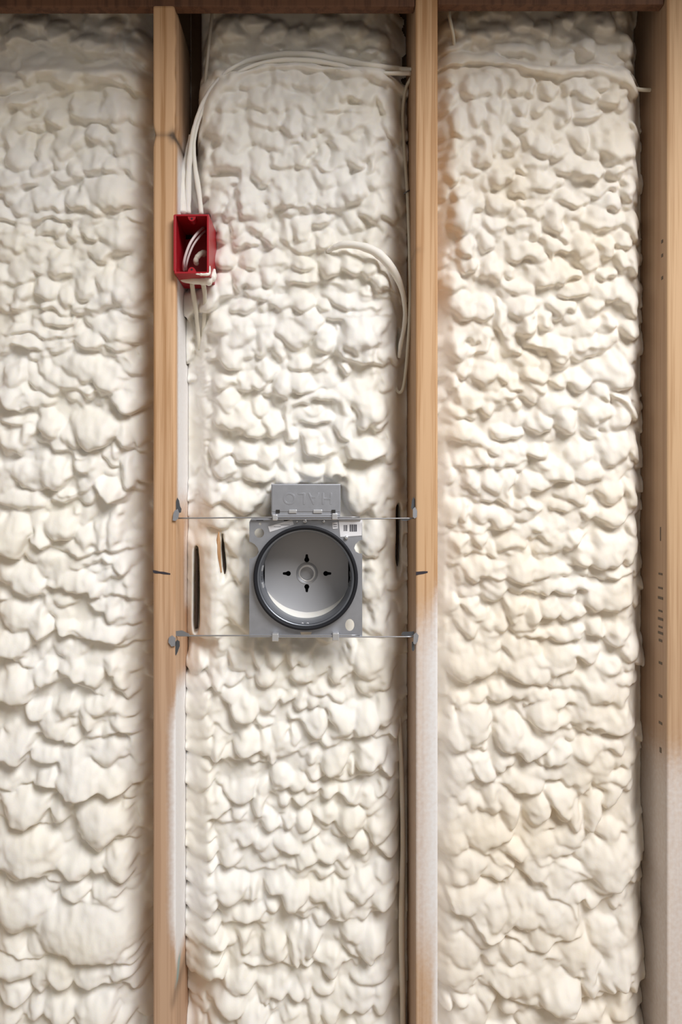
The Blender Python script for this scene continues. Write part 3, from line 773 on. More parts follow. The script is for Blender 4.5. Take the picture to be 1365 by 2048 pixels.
# ---- right bay
f3 = Foam(W(876.5, 0).x + 0.0006, W(1334.5, 0).x - 0.0006, TOP_Z + 0.10, seed=37)
f3.auto(420, 16, 36, .6, 4.0, y0=2075, y1=2760, seed=9)
f3.auto(900, 10, 19, .48, .8, seed=1)
f3.auto(170, 16, 26, .5, 2.0, y0=-160, y1=1300, seed=2)
f3.auto(120, 20, 36, .45, 2.0, y0=1300, y1=2080, seed=3)
spread(f3, [
    (1090, 45, 20, 25), (1130, 45, 14, 24), (1180, 75, 26, 26), (1220, 30, 26, 26), (1270, 75, 28, 26), (1280, 112, 18, 14), (1000, 50, 26, 18), (960, 60, 30, 20), (915, 40, 24, 22), (1050, 30, 22, 18), (1150, 25, 22, 18), (910, 85, 22, 16),
    (935, 172, 14, 22), (965, 172, 14, 24), (1000, 178, 13, 24), (1035, 180, 13, 22), (1062, 178, 12, 20), (1100, 182, 14, 20), (1135, 178, 14, 20), (1175, 190, 20, 18), (1220, 200, 24, 18), (915, 252, 18, 28), (950, 230, 14, 25), (985, 216, 14, 22), (1010, 226, 12, 20), (1045, 226, 16, 16), (1085, 226, 14, 18), (1130, 226, 14, 16), (1175, 236, 26, 14), (1050, 256, 18, 16),
    (985, 276, 12, 40, .8), (965, 302, 16, 36, .85), (1020, 292, 16, 25), (1085, 296, 25, 25), (1060, 280, 14, 18), (1160, 282, 16, 25), (1235, 302, 42, 36, .5), (1120, 310, 20, 18), (1000, 356, 22, 22), (1036, 336, 14, 16), (1070, 330, 30, 16), (1040, 376, 25, 18), (1090, 370, 22, 20), (1170, 346, 30, 20), (1225, 352, 22, 18), (1280, 262, 14, 20), (1282, 340, 14, 30), (900, 350, 16, 25), (902, 300, 14, 25), (1260, 382, 20, 20), (1200, 382, 40, 12), (925, 390, 22, 16), (1130, 345, 18, 14),
    (920, 435, 25, 38, .8), (1000, 410, 30, 18), (1065, 412, 30, 14), (1140, 405, 28, 15), (1220, 416, 25, 18), (935, 496, 18, 25, .8), (972, 486, 14, 20), (990, 450, 25, 16), (1045, 450, 26, 12), (1110, 446, 20, 25, .8), (1150, 430, 12, 8, .9), (1190, 450, 36, 16), (1272, 450, 20, 30), (1126, 470, 16, 18), (1090, 486, 14, 12, .9), (1130, 500, 16, 12, .9), (1050, 512, 36, 20), (1100, 512, 8, 16, .9), (1160, 500, 22, 25), (1210, 496, 20, 20), (1250, 486, 20, 16), (1272, 526, 22, 30), (1240, 520, 16, 20),
    (940, 532, 14, 16, .9), (985, 542, 18, 36, .8), (910, 566, 20, 25), (1085, 562, 25, 18), (1130, 552, 30, 14), (1180, 536, 14, 12), (1215, 556, 20, 14), (1030, 576, 36, 12), (1145, 586, 30, 16), (1240, 596, 25, 18), (1267, 602, 22, 30), (930, 622, 25, 22), (965, 622, 20, 25), (1000, 642, 12, 36, .95), (1040, 620, 25, 25), (1050, 656, 20, 22, .9), (1090, 646, 14, 14, .9), (1120, 622, 25, 20), (1195, 622, 22, 18), (1220, 660, 18, 16), (1267, 660, 22, 25),
    (910, 690, 28, 30), (960, 696, 16, 16), (1010, 690, 12, 20), (1030, 702, 14, 14), (1085, 686, 40, 14), (1115, 706, 25, 20, .9), (1170, 702, 30, 12), (930, 746, 14, 18), (970, 752, 25, 22), (1000, 760, 20, 18), (1070, 756, 30, 18), (1120, 766, 20, 14), (1160, 762, 30, 20), (1240, 752, 36, 30, .5), (910, 772, 14, 14), (1025, 782, 20, 10), (1060, 802, 14, 16), (1110, 812, 36, 22, .55), (995, 802, 40, 12), (950, 816, 18, 18), (980, 826, 14, 14), (1085, 842, 20, 22), (1070, 856, 16, 14), (1130, 842, 25, 30, .6), (1190, 822, 30, 28, .5), (1240, 832, 25, 36, .5),
    (920, 876, 16, 16), (1015, 872, 36, 12), (965, 892, 14, 10), (985, 896, 14, 12), (960, 916, 16, 18), (1000, 920, 16, 14), (1076, 906, 22, 20), (1220, 902, 40, 36, .4), (1270, 902, 20, 25), (1090, 940, 30, 12), (1150, 930, 22, 14), (1180, 950, 25, 18), (950, 972, 14, 25), (985, 962, 25, 30, .6), (1016, 966, 14, 30), (1080, 970, 30, 20), (1056, 1016, 14, 18, .9), (1120, 950, 30, 22), (1170, 946, 25, 20), (1150, 986, 20, 30), (1165, 1006, 12, 14), (1126, 1016, 36, 12), (1267, 986, 20, 30), (1220, 982, 30, 25, .45),
    (923, 1030, 12, 16), (970, 1026, 18, 14), (1000, 1036, 26, 18), (1066, 1050, 30, 14), (1110, 1052, 36, 10), (1176, 1030, 26, 14), (1226, 1036, 26, 20), (960, 1076, 18, 25), (925, 1086, 16, 20), (1026, 1086, 30, 20, .8), (1036, 1100, 16, 14), (1146, 1080, 20, 26, .8), (1090, 1102, 26, 12), (1216, 1102, 36, 36, .5), (1220, 1150, 20, 14), (1170, 1116, 22, 20), (970, 1130, 30, 16), (1000, 1126, 20, 16), (1046, 1140, 28, 26, .7), (1080, 1140, 36, 16), (1262, 1102, 20, 36, .5), (1272, 1060, 16, 20), (1130, 1180, 30, 18), (1095, 1170, 30, 14), (1160, 1170, 20, 16), (990, 1176, 30, 16),
    (1230, 1192, 40, 36, .4), (1190, 1192, 30, 30, .4), (940, 1216, 25, 14), (1030, 1220, 20, 25), (1066, 1230, 20, 22), (1100, 1216, 22, 20), (1146, 1226, 28, 16), (1190, 1256, 20, 20), (1060, 1266, 40, 12), (1130, 1266, 36, 14), (945, 1260, 18, 20), (985, 1240, 16, 8), (1240, 1270, 20, 20),
    (960, 1330, 36, 26, .5), (1050, 1340, 26, 28, .55), (1080, 1320, 36, 12), (1120, 1336, 30, 20, .55), (1170, 1310, 30, 20, .55), (1220, 1336, 28, 26, .55), (1267, 1302, 24, 30, .6), (1180, 1366, 26, 18, .5), (1250, 1370, 20, 12), (1000, 1390, 30, 20, .5), (1060, 1386, 46, 18, .45), (1120, 1402, 26, 18, .55), (1170, 1406, 28, 18, .55), (1115, 1440, 32, 16, .55), (1200, 1450, 32, 14, .55), (1256, 1436, 18, 28, .65), (950, 1450, 32, 36, .4),
    (1020, 1470, 32, 36, .6), (1060, 1490, 42, 30, .6), (1116, 1510, 22, 26, .75), (1010, 1520, 16, 20, .75), (1180, 1486, 30, 18, .5), (1230, 1496, 26, 18, .6), (960, 1530, 36, 20, .4), (1090, 1546, 52, 16, .5), (1195, 1550, 30, 16, .5), (1236, 1556, 22, 18, .5), (985, 1590, 22, 36, .7), (1016, 1620, 20, 36, .75), (1030, 1560, 20, 14), (1076, 1620, 26, 26, .65), (1120, 1600, 26, 30, .65), (1146, 1630, 14, 36, .85), (1186, 1626, 16, 42, .95), (1220, 1590, 20, 26, .5), (900, 1440, 14, 30, .4), (905, 1560, 28, 36, .3), (945, 1600, 14, 26), (946, 1650, 20, 30, .4), (902, 1660, 25, 26, .4), (1080, 1650, 30, 12),
    (990, 1666, 30, 26, .6), (1030, 1700, 26, 20), (1050, 1710, 14, 26), (920, 1746, 28, 26, .5), (1000, 1740, 26, 20, .6), (1220, 1730, 58, 58, .3), (1120, 1696, 36, 14, .6), (990, 1812, 25, 44, .7), (960, 1800, 20, 42, .6), (1020, 1802, 18, 52, .8), (1046, 1812, 14, 52, .9), (1066, 1812, 14, 48, .8), (1096, 1816, 30, 48, .55), (1130, 1830, 26, 42, .5), (1110, 1770, 26, 14), (1150, 1790, 20, 16), (1180, 1800, 20, 14), (895, 1850, 26, 42, .35),
    (1026, 1896, 36, 18, .7), (1060, 1896, 18, 20), (1100, 1896, 30, 20, .7), (1150, 1902, 36, 42, .4), (1180, 1936, 18, 52, .75), (1216, 1932, 18, 52, .6), (1240, 1936, 20, 46, .6), (1060, 1946, 78, 34, .5), (1120, 1972, 42, 36, .8), (1000, 1960, 26, 20), (1240, 1880, 36, 20, .3), (1268, 1860, 20, 26, .3), (1150, 2030, 62, 30, .3), (970, 2000, 16, 22), (1016, 2010, 16, 20), (920, 2000, 16, 18), (890, 2010, 12, 18), (930, 1900, 36, 36, .3), (1060, 2032, 36, 20, .4)])
for p, a, w in [
    ([(880, 100), (950, 80), (1050, 78), (1130, 100), (1200, 118), (1285, 128)], 7, 24), ([(1160, 355), (1210, 362), (1260, 345)], 8, 16), ([(970, 655), (1000, 680), (1060, 668)], 6, 16), ([(1040, 680), (1130, 712), (1200, 700)], 6, 16), ([(1040, 775), (1085, 790)], 6, 14), ([(1200, 800), (1240, 808)], 7, 14),
    ([(905, 935), (960, 935), (1040, 930), (1095, 938)], 7, 16), ([(930, 1010), (1000, 1008), (1060, 1020)], 8, 18), ([(905, 1065), (960, 1060), (1020, 1055)], 8, 16), ([(940, 1110), (1000, 1112), (1030, 1115)], 7, 16), ([(960, 1145), (1000, 1150), (1050, 1165), (1090, 1160)], 8, 18), ([(1150, 1150), (1200, 1158), (1280, 1150)], 9, 22),
    ([(980, 1270), (1060, 1250), (1140, 1255)], 5, 14), ([(1030, 1365), (1090, 1368), (1140, 1380)], 6, 18), ([(1020, 1425), (1080, 1440), (1140, 1462), (1250, 1475)], 7, 20), ([(910, 1490), (950, 1545), (1020, 1572), (1060, 1590)], 8, 24), ([(1000, 1500), (1050, 1515), (1110, 1535)], 7, 18), ([(1100, 1610), (1140, 1640), (1200, 1660)], 6, 18),
    ([(885, 1770), (905, 1800), (945, 1840), (980, 1872), (1010, 1872), (1050, 1885), (1080, 1885), (1130, 1870), (1160, 1862)], 12, 40), ([(960, 1700), (1010, 1730), (1075, 1750), (1130, 1800), (1155, 1842)], 8, 22), ([(1060, 1715), (1130, 1725), (1180, 1770), (1240, 1780)], 5, 20),
    ([(980, 1980), (1020, 1985), (1070, 2002), (1120, 2012), (1150, 1992), (1190, 1996), (1230, 1980), (1262, 1950)], 12, 36), ([(985, 1935), (1030, 1935), (1070, 1930)], 5, 12)]:
    f3.lip(p, a * .8, w)
f3.ridge([(870, 122), (930, 106), (985, 109), (1040, 126), (1080, 141), (1120, 143), (1165, 133), (1215, 146), (1255, 166), (1272, 176)], 14, 10, 12)
f3.ridge([(995, 86), (1050, 89), (1120, 106)], 11, 9, 8)
f3.ridge([(1228, 790), (1250, 800), (1262, 815), (1272, 834)], 7, 9, 10)
f3.groove([(1216, 788), (1220, 800), (1222, 812)], 7, 14)
f3.flat(876, 896, 880, 1400, .25, 8, 6)
f3.build(M_FOAM_WARM, 'lumpy cream spray foam between the middle stud and the right stud', edge_fall(f3, 0.058, .03, .04, .02, .022) + 0.012 * (1 - sstep(0, 260, f3.V)) + cove(f3))

# ------------------------------------------------------------------ cables
def sunk(pts, x0, r):
    return [(x, y, f2.at(x, y) + r) if x > x0 and x < 815 else (x, y, d) for x, y, d in pts]

def cable(name, pts, rad, m, label, wob=0.0, seed=1, cat='cable', group=None, flat=1.0):
    o = tube(name, [W(*p) for p in pts], rad, m, None, 12, flat, wob, seed)
    return tag(o, label, cat, group)

cable('electrical_cable', sunk([(377, 427, .050), (377, 380, .052), (379, 325, .055), (384, 275, .058), (394, 235, .060), (410, 198, .060), (436, 160, .056), (470, 133, .050), (515, 116, .044), (570, 109, .046), (630, 112, .046), (690, 122, .048), (750, 132, .052), (800, 138, .056), (826, 139, .058)], 480, .002),
      [.0046, .0050, .0048, .0034, .0030, .0030, .0030, .0032, .0046, .0056, .0058, .0052, .004, .004, .003], M_FOAM, 'foam-dusted cable arching from the red box, outer one of the pair', .2, 2)
cable('electrical_cable', sunk([(403, 428, .056), (398, 385, .058), (390, 330, .060), (389, 285, .062), (398, 243, .063), (414, 206, .062), (442, 170, .060), (478, 144, .052), (520, 127, .046), (570, 120, .048), (630, 122, .048), (680, 131, .050), (715, 141, .052), (760, 146, .056), (822, 147, .060)], 470, .003),
      [.0036, .0042, .0040, .0026, .0024, .0024, .0024, .0026, .003, .0036, .0036, .0036, .003, .003, .003], M_FOAM, 'foam-dusted cable arching from the red box, inner one of the pair', .12, 3)
cable('electrical_cable', [(366, 428, .05), (364, 395, .055), (367, 350, .062), (374, 310, .068), (380, 270, .072)], [.0075, .0085, .0070, .004, .0016], M_FOAM, 'thick foam-caked cable end rising from the red box beside the left stud', .15, 4)
cable('electrical_cable', [(826, 150, .075), (812, 178, .090), (806, 225, .095), (808, 280, .092), (812, 340, .088), (815.5, 390, .083), (818, 450, .075), (820, 520, .068), (821, 590, .064), (819, 650, .068), (815, 710, .076), (811, 752, .083), (806, 778, .087), (800, 785, .090), (795, 780, .097), (793, 770, .108)],
      .0026, M_CABLE, 'thin cream cable running down the shaded face of the middle stud')
cable('electrical_cable', [(655, 503, .055), (672, 494, .046), (690, 489, .041), (720, 492, .038), (750, 503, .038), (775, 525, .042), (795, 555, .052), (807, 590, .064), (811, 630, .070), (808, 660, .073), (802, 690, .077), (799, 715, .088)],
      [.003, .0048, .006, .0066, .0074, .0076, .0058, .0042, .0036, .0036, .0036, .003], M_FOAM, 'thick foam-coated cable bulging in an arc right of the red box', .10, 5)
cable('electrical_cable', [(797, 1400, .105), (802, 1500, .098), (805, 1600, .094), (806, 1700, .090), (804, 1800, .088), (804, 1900, .087), (806, 2000, .087), (806, 2075, .087), (806, 2150, .09)],
      [.003, .0036, .004, .004, .0046, .0046, .0046, .0046, .0046], M_FOAM_WARM, 'straight foam-coated cable standing beside the lower middle stud', .06, 6)
cable('electrical_cable', [(424, 2, .066), (424, 30, .066), (420, 70, .066), (414, 130, .070), (409, 175, .085)], .0026, M_CABLE_GREY, 'thin greyish cable hanging from the header beam, top of the middle bay')
cable('electrical_cable', [(898, 14, .05), (899, 30, .046), (903, 50, .046), (907, 70, .055), (909, 90, .07)], .0026, M_CABLE, 'short thin cable below the blocking board right of the middle stud')
cable('electrical_cable', [(1262, 174, .06), (1280, 179, .058), (1302, 180, .060), (1318, 178, .068)], [.003, .003, .003, .003], M_CABLE, 'cable end entering the right stud near the top')
cable('electrical_cable', [(384, 566, .026), (387, 588, .040), (392, 620, .058), (396, 660, .078), (400, 700, .092)], [.0036, .0038, .0038, .0034, .003], M_CABLE, 'pale cable leaving below the red box, left one of two', .08, 7)
cable('electrical_cable', [(407, 568, .026), (410, 592, .042), (409, 630, .066), (406, 680, .086), (404, 720, .098)], [.0036, .0034, .0034, .003, .003], M_CABLE, 'pale cable leaving below the red box, right one of two', .08, 8)
st = thing('cable_staple', W(818, 384, .085), 'dark staple pinning the thin cable to the middle stud', 'staple')
tube('staple_crown', [W(808, 388, .082), W(815, 383, .0785), W(822, 380, .082)], .0011, M_STEEL_DARK, st, 8)
tube('staple_leg', [W(822, 380, .082), W(825.5, 379.4, .082), W(829, 379, .083)], .0011, M_STEEL_DARK, st, 8)

# ------------------------------------------------------------------ red electrical box
D0 = -0.013
bx = thing('electrical_box', W(384, 545, 0.02), 'red plastic electrical box on the right face of the left stud', 'box')
DB = 0.072
def rect(x0, y0, x1, y1, d):
    a, b = W(x0, y0, d), W(x1, y1, d)
    return a.x, b.x, b.z, a.z
ox0, ox1, oz0, oz1 = rect(348, 428.5, 418.5, 547, D0)
ox0 = max(ox0, W(351, 0).x + 0.0008)
t = 0.0028
bm = bmesh.new()
box_bm(bm, ox0, ox0 + t, D0, DB, oz0, oz1, .0006)
box_bm(bm, ox1 - t * 1.25, ox1, D0, DB, oz0, oz1, .0006)
box_bm(bm, ox0 + t * .9, ox1 - t, D0, DB, oz1 - t, oz1, .0006)
box_bm(bm, ox0 + t * .9, ox1 - t, D0, DB, oz0, oz0 + t, .0006)
from_bm('box_shell', bm, M_RED, bx)
h_c = xz(376, 468, DB)
sheet('back_panel', [[(ox0 + .0005, oz0 + .0005), (ox1 - .0005, oz0 + .0005), (ox1 - .0005, oz1 - .0005), (ox0 + .0005, oz1 - .0005)], circle(h_c[0], h_c[1], .010)[::-1]], DB - .003, .003, M_RED, bx)
lathe('knockout_shade_cup', h_c[0], h_c[1], [(.0112, DB - .0001), (.0112, DB + .004), (.0001, DB + .004)], M_DARK, bx, 24)  # black cup that paints in the darkness behind the knockout
# flange lip that hooks over the stud's front
fl = box('mounting_flange', W(347.2, 0, D0).x, ox0 + .001, D0, -0.0008, oz0 + .004, oz1 - .001, M_RED, bx, .0006)
cxm = (ox0 + ox1) / 2
for zc, sgn in ((oz1 - t, -1), (oz0 + t, 1)):
    vs, fs = [], []
    n = 14
    for y in (D0 + .001, D0 + .016):
        for k in range(n + 1):
            a = math.pi * k / n
            vs.append((cxm + .0062 * math.cos(a), y, zc + sgn * .0078 * math.sin(a) - sgn * .0005))
    fs.append(tuple(range(n + 1)))
    fs.append(tuple(range(n + 1, 2 * n + 2))[::-1])
    for k in range(n):
        fs.append((k, k + 1, n + 2 + k, n + 1 + k))
    fs.append((n, 0, n + 1, 2 * n + 1))
    tb = from_py('screw_tab', vs, fs, M_RED, bx)
    vv = lathe('screw_hole', cxm, zc + sgn * .0036, [(.0016, D0 + .0006), (.0001, D0 + .0006)], M_DARK, tb, 16)
# overspray clinging to the lower right corner of the rim
lo = bmesh.new()
f = tube_data([W(392, 548, D0 - .001), W(402, 549, D0 - .001), W(414, 549, D0 - .001), W(419.5, 546, D0), W(420, 532, D0)], [.0008, .0018, .0022, .0022, .0008], 8, 1, .3, 5)
o = from_py('foam_smear', f[0], f[1], M_FOAM, bx, True)
o['label'] = 'white foam smeared on the lower right rim'

f = tube_data([W(357, 556, .026), W(372, 560, .024), W(390, 561, .020), W(408, 562, .018), W(421, 559, .018), W(427, 552, .022), W(429, 540, .03)], [.002, .0055, .0064, .0074, .0066, .005, .002], 10, 1.2, .25, 9)
o = from_py('foam_smear', f[0], f[1], M_FOAM, bx, True)
o['label'] = 'white foam clinging under the box'

w1 = tube('electrical_wire', [W(414, 452, .058), W(405, 457, .030), (W(392, 470, .012)), W(380, 488, .006), W(371, 512, .006), W(367.5, 530, .012), W(368, 540, .03)], .0022, M_WIRE_PINK, None, 12)
tag(w1, 'pale wire looped inside the red box, front strand', 'wire')
w2 = tube('electrical_wire', [W(416, 460, .060), W(408, 464, .034), W(397, 476, .018), W(386, 492, .013), W(377, 514, .013), W(373, 530, .018), W(372, 540, .034)], .0018, M_WIRE_PINK, None, 12)
tag(w2, 'pale wire looped inside the red box, rear strand', 'wire')
w3 = tube('cable_sheath', [W(418.5, 509, .060), W(411, 507, .032), W(402, 508, .020), W(394, 516, .016), W(392, 524, .018), W(395, 529, .024)], [.004, .0048, .005, .0046, .0042, .003], M_CABLE, None, 12, 1, .15, 3)
tag(w3, 'stubby cream cable end curled at the bottom of the red box', 'cable')

# ------------------------------------------------------------------ round light housing
DP = 0.018                                     # mounting plate
CX, CZ = xz(612, 1155, DP)
lt = thing('light_housing', (CX, DP, CZ), 'grey metal round light housing on hanger bars between the left and middle studs', 'light fitting')
sP = S(DP)
def Q(px, py): return xz(px, py, DP)
outline = [Q(*p) for p in ((499, 1272), (499, 1117), (506, 1116), (513, 1112), (518, 1104), (516, 1096), (510, 1089), (504, 1085), (499, 1083), (499, 1044), (503, 1037), (545, 1035), (546, 1028), (680, 1028), (682, 1035), (721, 1037), (725, 1044), (725, 1080), (718, 1082), (712, 1088), (709, 1096), (712, 1103), (719, 1107), (725, 1107), (725, 1272))]
RC = 97.5 * sP
holes = [circle(CX, CZ, RC, 96), circle(*Q(519, 1066), 9.5 * sP, 28), circle(*Q(700, 1250), 9 * sP, 28, 12 * sP), [Q(*p) for p in ((601, 1264), (624, 1264), (622, 1271), (603, 1271))], circle(*Q(520.5, 1048), 2.6 * sP, 14)]
pl = sheet('mounting_plate', [outline] + [h[::-1] for h in holes], DP, 0.0010, M_GALV, lt)
# folded rims above and below the opening, along the hanger bars
box('plate_flange', Q(499, 0)[0], Q(725, 0)[0], DP - 0.004, DP, Q(0, 1273.5)[1], Q(0, 1271.5)[1], M_GALV, pl)
box('plate_flange', Q(503, 0)[0], Q(722, 0)[0], DP - 0.004, DP, Q(0, 1040)[1], Q(0, 1037.5)[1], M_GALV, pl)
# the can
RO = 104 * sP
DD = 0.088
can = lathe('housing_can', CX, CZ, [(RC, DP + .0005), (RC + .001, DP - .006), (RC - .0008, DP - .0085), (RC - .0035, DP - .008), (RC - .0045, DP - .003), (RC - .0040, DP + .004), (RC - .0048, DP + .012), (RC - .0044, DP + .045), (RC - .0044, 0.124), (.0005, 0.124)], M_CAN, lt, 96)
gs = lathe('rim_gasket', CX, CZ, [(RC - .0005, DP - .0085), (RC + .0002, DP - .0110), (RO - .0015, DP - .0110), (RO, DP - .0095), (RO, DP - .0008), (RC, DP - .0008)], M_GASKET, lt, 96)
# keyed socket plate deep inside
DX, DZ = xz(614.5, 1146.5, DD)
sD = S(DD)
rad, fx, fz = 92 * sD, 84.5 * sD, 86.5 * sD
disc = []
for k in range(180):
    a = 2 * math.pi * k / 180
    c, s_ = math.cos(a) * rad, math.sin(a) * rad
    disc.append((DX + max(-fx, min(fx - 2 * sD, c)), DZ + max(-fz, min(fz - 1.5 * sD, s_))))
def keyhole(px, py, a):
    cx, cz = xz(px, py, DD)
    pts = []
    for k in range(17):
        th = R(40) + (2 * math.pi - R(80)) * k / 16
        pts.append((5.0 * math.cos(th), 5.0 * math.sin(th)))
    pts += [(10.5, -2.2), (11.2, 0), (10.5, 2.2)]
    ca, sa = math.cos(R(a)), math.sin(R(a))
    return [(cx + (x * ca - z * sa) * sD, cz + (x * sa + z * ca) * sD) for x, z in pts]
khs = [keyhole(577, 1147, 180), keyhole(652, 1147, 0), keyhole(614, 1119.5, 90), keyhole(614, 1173.5, 270)]
sp = sheet('socket_plate', [disc] + [k[::-1] for k in khs] + [circle(DX, DZ, 13 * sD, 36)[::-1]], DD, 0.0012, M_DISC, lt)
lathe('socket_ring', DX, DZ, [(22 * sD, DD), (21 * sD, DD - .0016), (19.5 * sD, DD - .0022), (17.5 * sD, DD - .004), (14 * sD, DD - .005), (13 * sD, DD - .0035), (13 * sD, DD + .010)], M_HUB, sp, 48)
lathe('socket_bottom', DX, DZ, [(13.2 * sD, DD + .008), (.0003, DD + .008)], M_DISC, sp, 36)
bk = lathe('socket_back', DX, DZ, [(rad * .95, DD + .012), (rad * .95, DD + .013), (.0005, DD + .013)], M_GASKET, lt, 48)
# adjusting clips and slots on the can wall
for a in (170, 182, 192, 2, 350):
    r_ = RC - .0052
    x, z = CX + r_ * math.cos(R(a)), CZ + r_ * math.sin(R(a))
    bm = bmesh.new()
    box_bm(bm, -.0012, .0012, -.009, .009, -.0045, .0045, .0006)
    bmesh.ops.transform(bm, matrix=Matrix.Translation((x, DP + .030, z)) @ Matrix.Rotation(-R(a), 4, 'Y'), verts=bm.verts)
    from_bm('adjusting_clip', bm, M_BRIGHT if a in (170, 192) else M_STEEL_DARK, can)
for px in (605, 615.5):
    x, z = xz(px, 1248.5, DP)
    r_ = lathe('eyelet', x, z, [(3.3 * sP, DP + .002), (3.3 * sP, DP - .0012), (2.2 * sP, DP - .0014), (2.0 * sP, DP + .001)], M_BRIGHT, can, 18)

# splice box above the can, with the raised name, which stands on its head in the photo
JX0, JX1, JZ0, JZ1 = *[xz(p, 0, .010)[0] for p in (543, 681.5)], xz(0, 1034, .010)[1], xz(0, 968, .010)[1]
jb = box('splice_box', JX0, JX1, .010, .062, JZ0 + .0040, JZ1, M_GALV, lt, .0008)
box('box_cover', JX0 + .0012, JX1 - .0012, .0092, .0102, JZ0 + 0.0085, JZ1 - .0010, M_GALV, jb, .0004)
box('box_lip', JX0 + .0010, JX1 - .0010, .0085, DP + .001, JZ0 - .0005, JZ0 + .0045, M_GALV, jb, .0004)
tc = bpy.data.curves.new('name', 'FONT')
tc.body = 'HALO'
tc.align_x = 'CENTER'
tc.align_y = 'CENTER'
tc.size = 33 * sP
tc.space_character = 1.22
tc.extrude = .00035
tc.bevel_depth = .00012
tmp = bpy.data.objects.new('tmp', tc)
COL.objects.link(tmp)
bpy.context.view_layer.update()
me = bpy.data.meshes.new_from_object(tmp.evaluated_get(bpy.context.evaluated_depsgraph_get()))
bpy.data.objects.remove(tmp)
tx, tz = xz(616, 996, .0092)
me.transform(Matrix.Translation((tx, .0092, tz)) @ Matrix.Rotation(R(90), 4, 'X') @ Matrix.Rotation(R(180), 4, 'Z'))
link('raised_lettering', me, M_GALV, jb)
for px, m, w in ((586, M_BRIGHT, 8), (636, M_BRIGHT, 9)):
    a = xz(px - w, 1026.5, .008); b = xz(px + w, 1019.5, .008)
    box('bent_tab', a[0], b[0], .0072, .0094, a[1], b[1], m, jb, .0009)
for px in (556, 667.5):
    a = xz(px - 4, 1026, .008); b = xz(px + 4, 1019.5, .008)
    box('slot', a[0], b[0], .0078, .0094, a[1], b[1], M_DARK, jb, .0006)

# hanger bars: two twin-wire bars with nail brackets at both ends
YB = 0.006
def hanger(py_l, py_r, dy, ends):
    h = bpy.data.objects.new('hanger_bar', None)
    h.empty_display_size = .02
    COL.objects.link(h)
    h.parent = lt
    h.location = W(600, py_l, YB) - world_loc(lt)
    for off, r_, a, b in ((0, .0011, 356, 720), (3.0, .0011, 545, 829)):
        tube('bar_rod', [W(a, py_l + off + (py_r - py_l) * (a - 356) / 474, YB), W((a + b) / 2, py_l + off + (py_r - py_l) * .5, YB + .0002), W(b, py_l + off + (py_r - py_l) * (b - 356) / 474, YB)], r_, M_WIRE, h, 8)
    for e in ends:
        e(h)
    return h
def poly_plate(name, pts, d, thick, m, parent):
    return sheet(name, [[xz(x, y, d) for x, y in pts]], d, thick, m, parent)
def end_left_top(h):
    xs = W(351, 0).x
    poly_plate('nail_spike', [(352.5, 1022), (352, 1005), (354.5, 995), (358, 1001), (360, 1012), (363, 1018), (362, 1025), (356, 1026)], .004, .0020, M_STEEL_DARK, h)
    poly_plate('bracket_tab', [(345.5, 1041), (346.5, 1029), (349.5, 1021), (355.5, 1018), (358, 1026), (356.5, 1037), (351, 1042)], -.0030, .0022, M_GALV, h)
def end_left_bottom(h):
    poly_plate('bracket_tab', [(337, 1285), (338, 1275), (344, 1271), (351, 1276), (350.5, 1292), (343, 1293)], -.0030, .0022, M_GALV, h)
    poly_plate('nail_spike', [(349, 1305), (349.5, 1286), (354, 1280), (359, 1283), (359.5, 1292), (355, 1305), (352, 1311)], .002, .0025, M_STEEL_DARK, h)
    poly_plate('bracket_arm', [(351, 1262.5), (364, 1261), (378, 1268), (380, 1273), (351, 1272)], .004, .0022, M_WIRE, h)
def end_right_top(h):
    poly_plate('nail_spike', [(823, 1016), (825, 1000), (828, 994), (830.5, 999), (831, 1018), (826, 1020)], .006, .0020, M_STEEL_DARK, h)
    poly_plate('bracket_tab', [(826.5, 1034), (826.5, 1018), (831, 1014), (835, 1022), (834.5, 1034), (830, 1037)], -.0030, .0022, M_GALV, h)
    poly_plate('bracket_arm', [(802, 1037), (820, 1035), (822, 1039), (812, 1042), (804, 1041)], .006, .0020, M_STEEL_DARK, h)
def end_right_bottom(h):
    poly_plate('bracket_arm', [(803, 1270), (806, 1264), (829, 1263), (830, 1270), (818, 1273)], .006, .0020, M_STEEL_DARK, h)
    poly_plate('bracket_tab', [(827.5, 1287), (828, 1269), (833, 1265), (838, 1271), (836, 1283), (831, 1289)], -.0030, .0022, M_GALV, h)
    poly_plate('nail_spike', [(824, 1300), (824.5, 1284), (829.5, 1284), (830, 1298), (827, 1303)], .003, .0020, M_STEEL_DARK, h)
hanger(1036.5, 1033.5, 0, (end_left_top, end_right_top))
hanger(1271.5, 1270.5, 0, (end_left_bottom, end_right_bottom))
# clips that hold the plate to the bars
for px, py, w, h_ in ((550.5, 1035, 5, 6), (670, 1033, 5.5, 6.5), (551, 1275, 6.5, 8), (672, 1274, 6.5, 8)):
    a = xz(px - w, py + h_, .004); b = xz(px + w, py - h_, .004)
    box('bar_clip', a[0], b[0], .0028, .0165, a[1], b[1], M_BRIGHT, lt, .0014)
for px, py, r_ in ((610.5, 1042.5, 4.6), (648, 1043, 3.2), (594.5, 1043.5, 2.4), (693, 1075, 4.2)):
    x, z = xz(px, py, DP)
    scw = lathe('screw', x, z, [(r_ * sP, DP), (r_ * sP, DP - .0032), (r_ * .75 * sP, DP - .0042), (.0003, DP - .0042)], M_BRIGHT, lt, 20)
for p in ((520, 1040), (575, 1040.5), (630, 1039)):
    a = xz(p[0] - 7, p[1] + 1.5, DP); b = xz(p[0] + 7, p[1] - 1.5, DP)
    box('slot', a[0], b[0], DP - .0005, DP + .0003, a[1], b[1], M_DARK, pl)

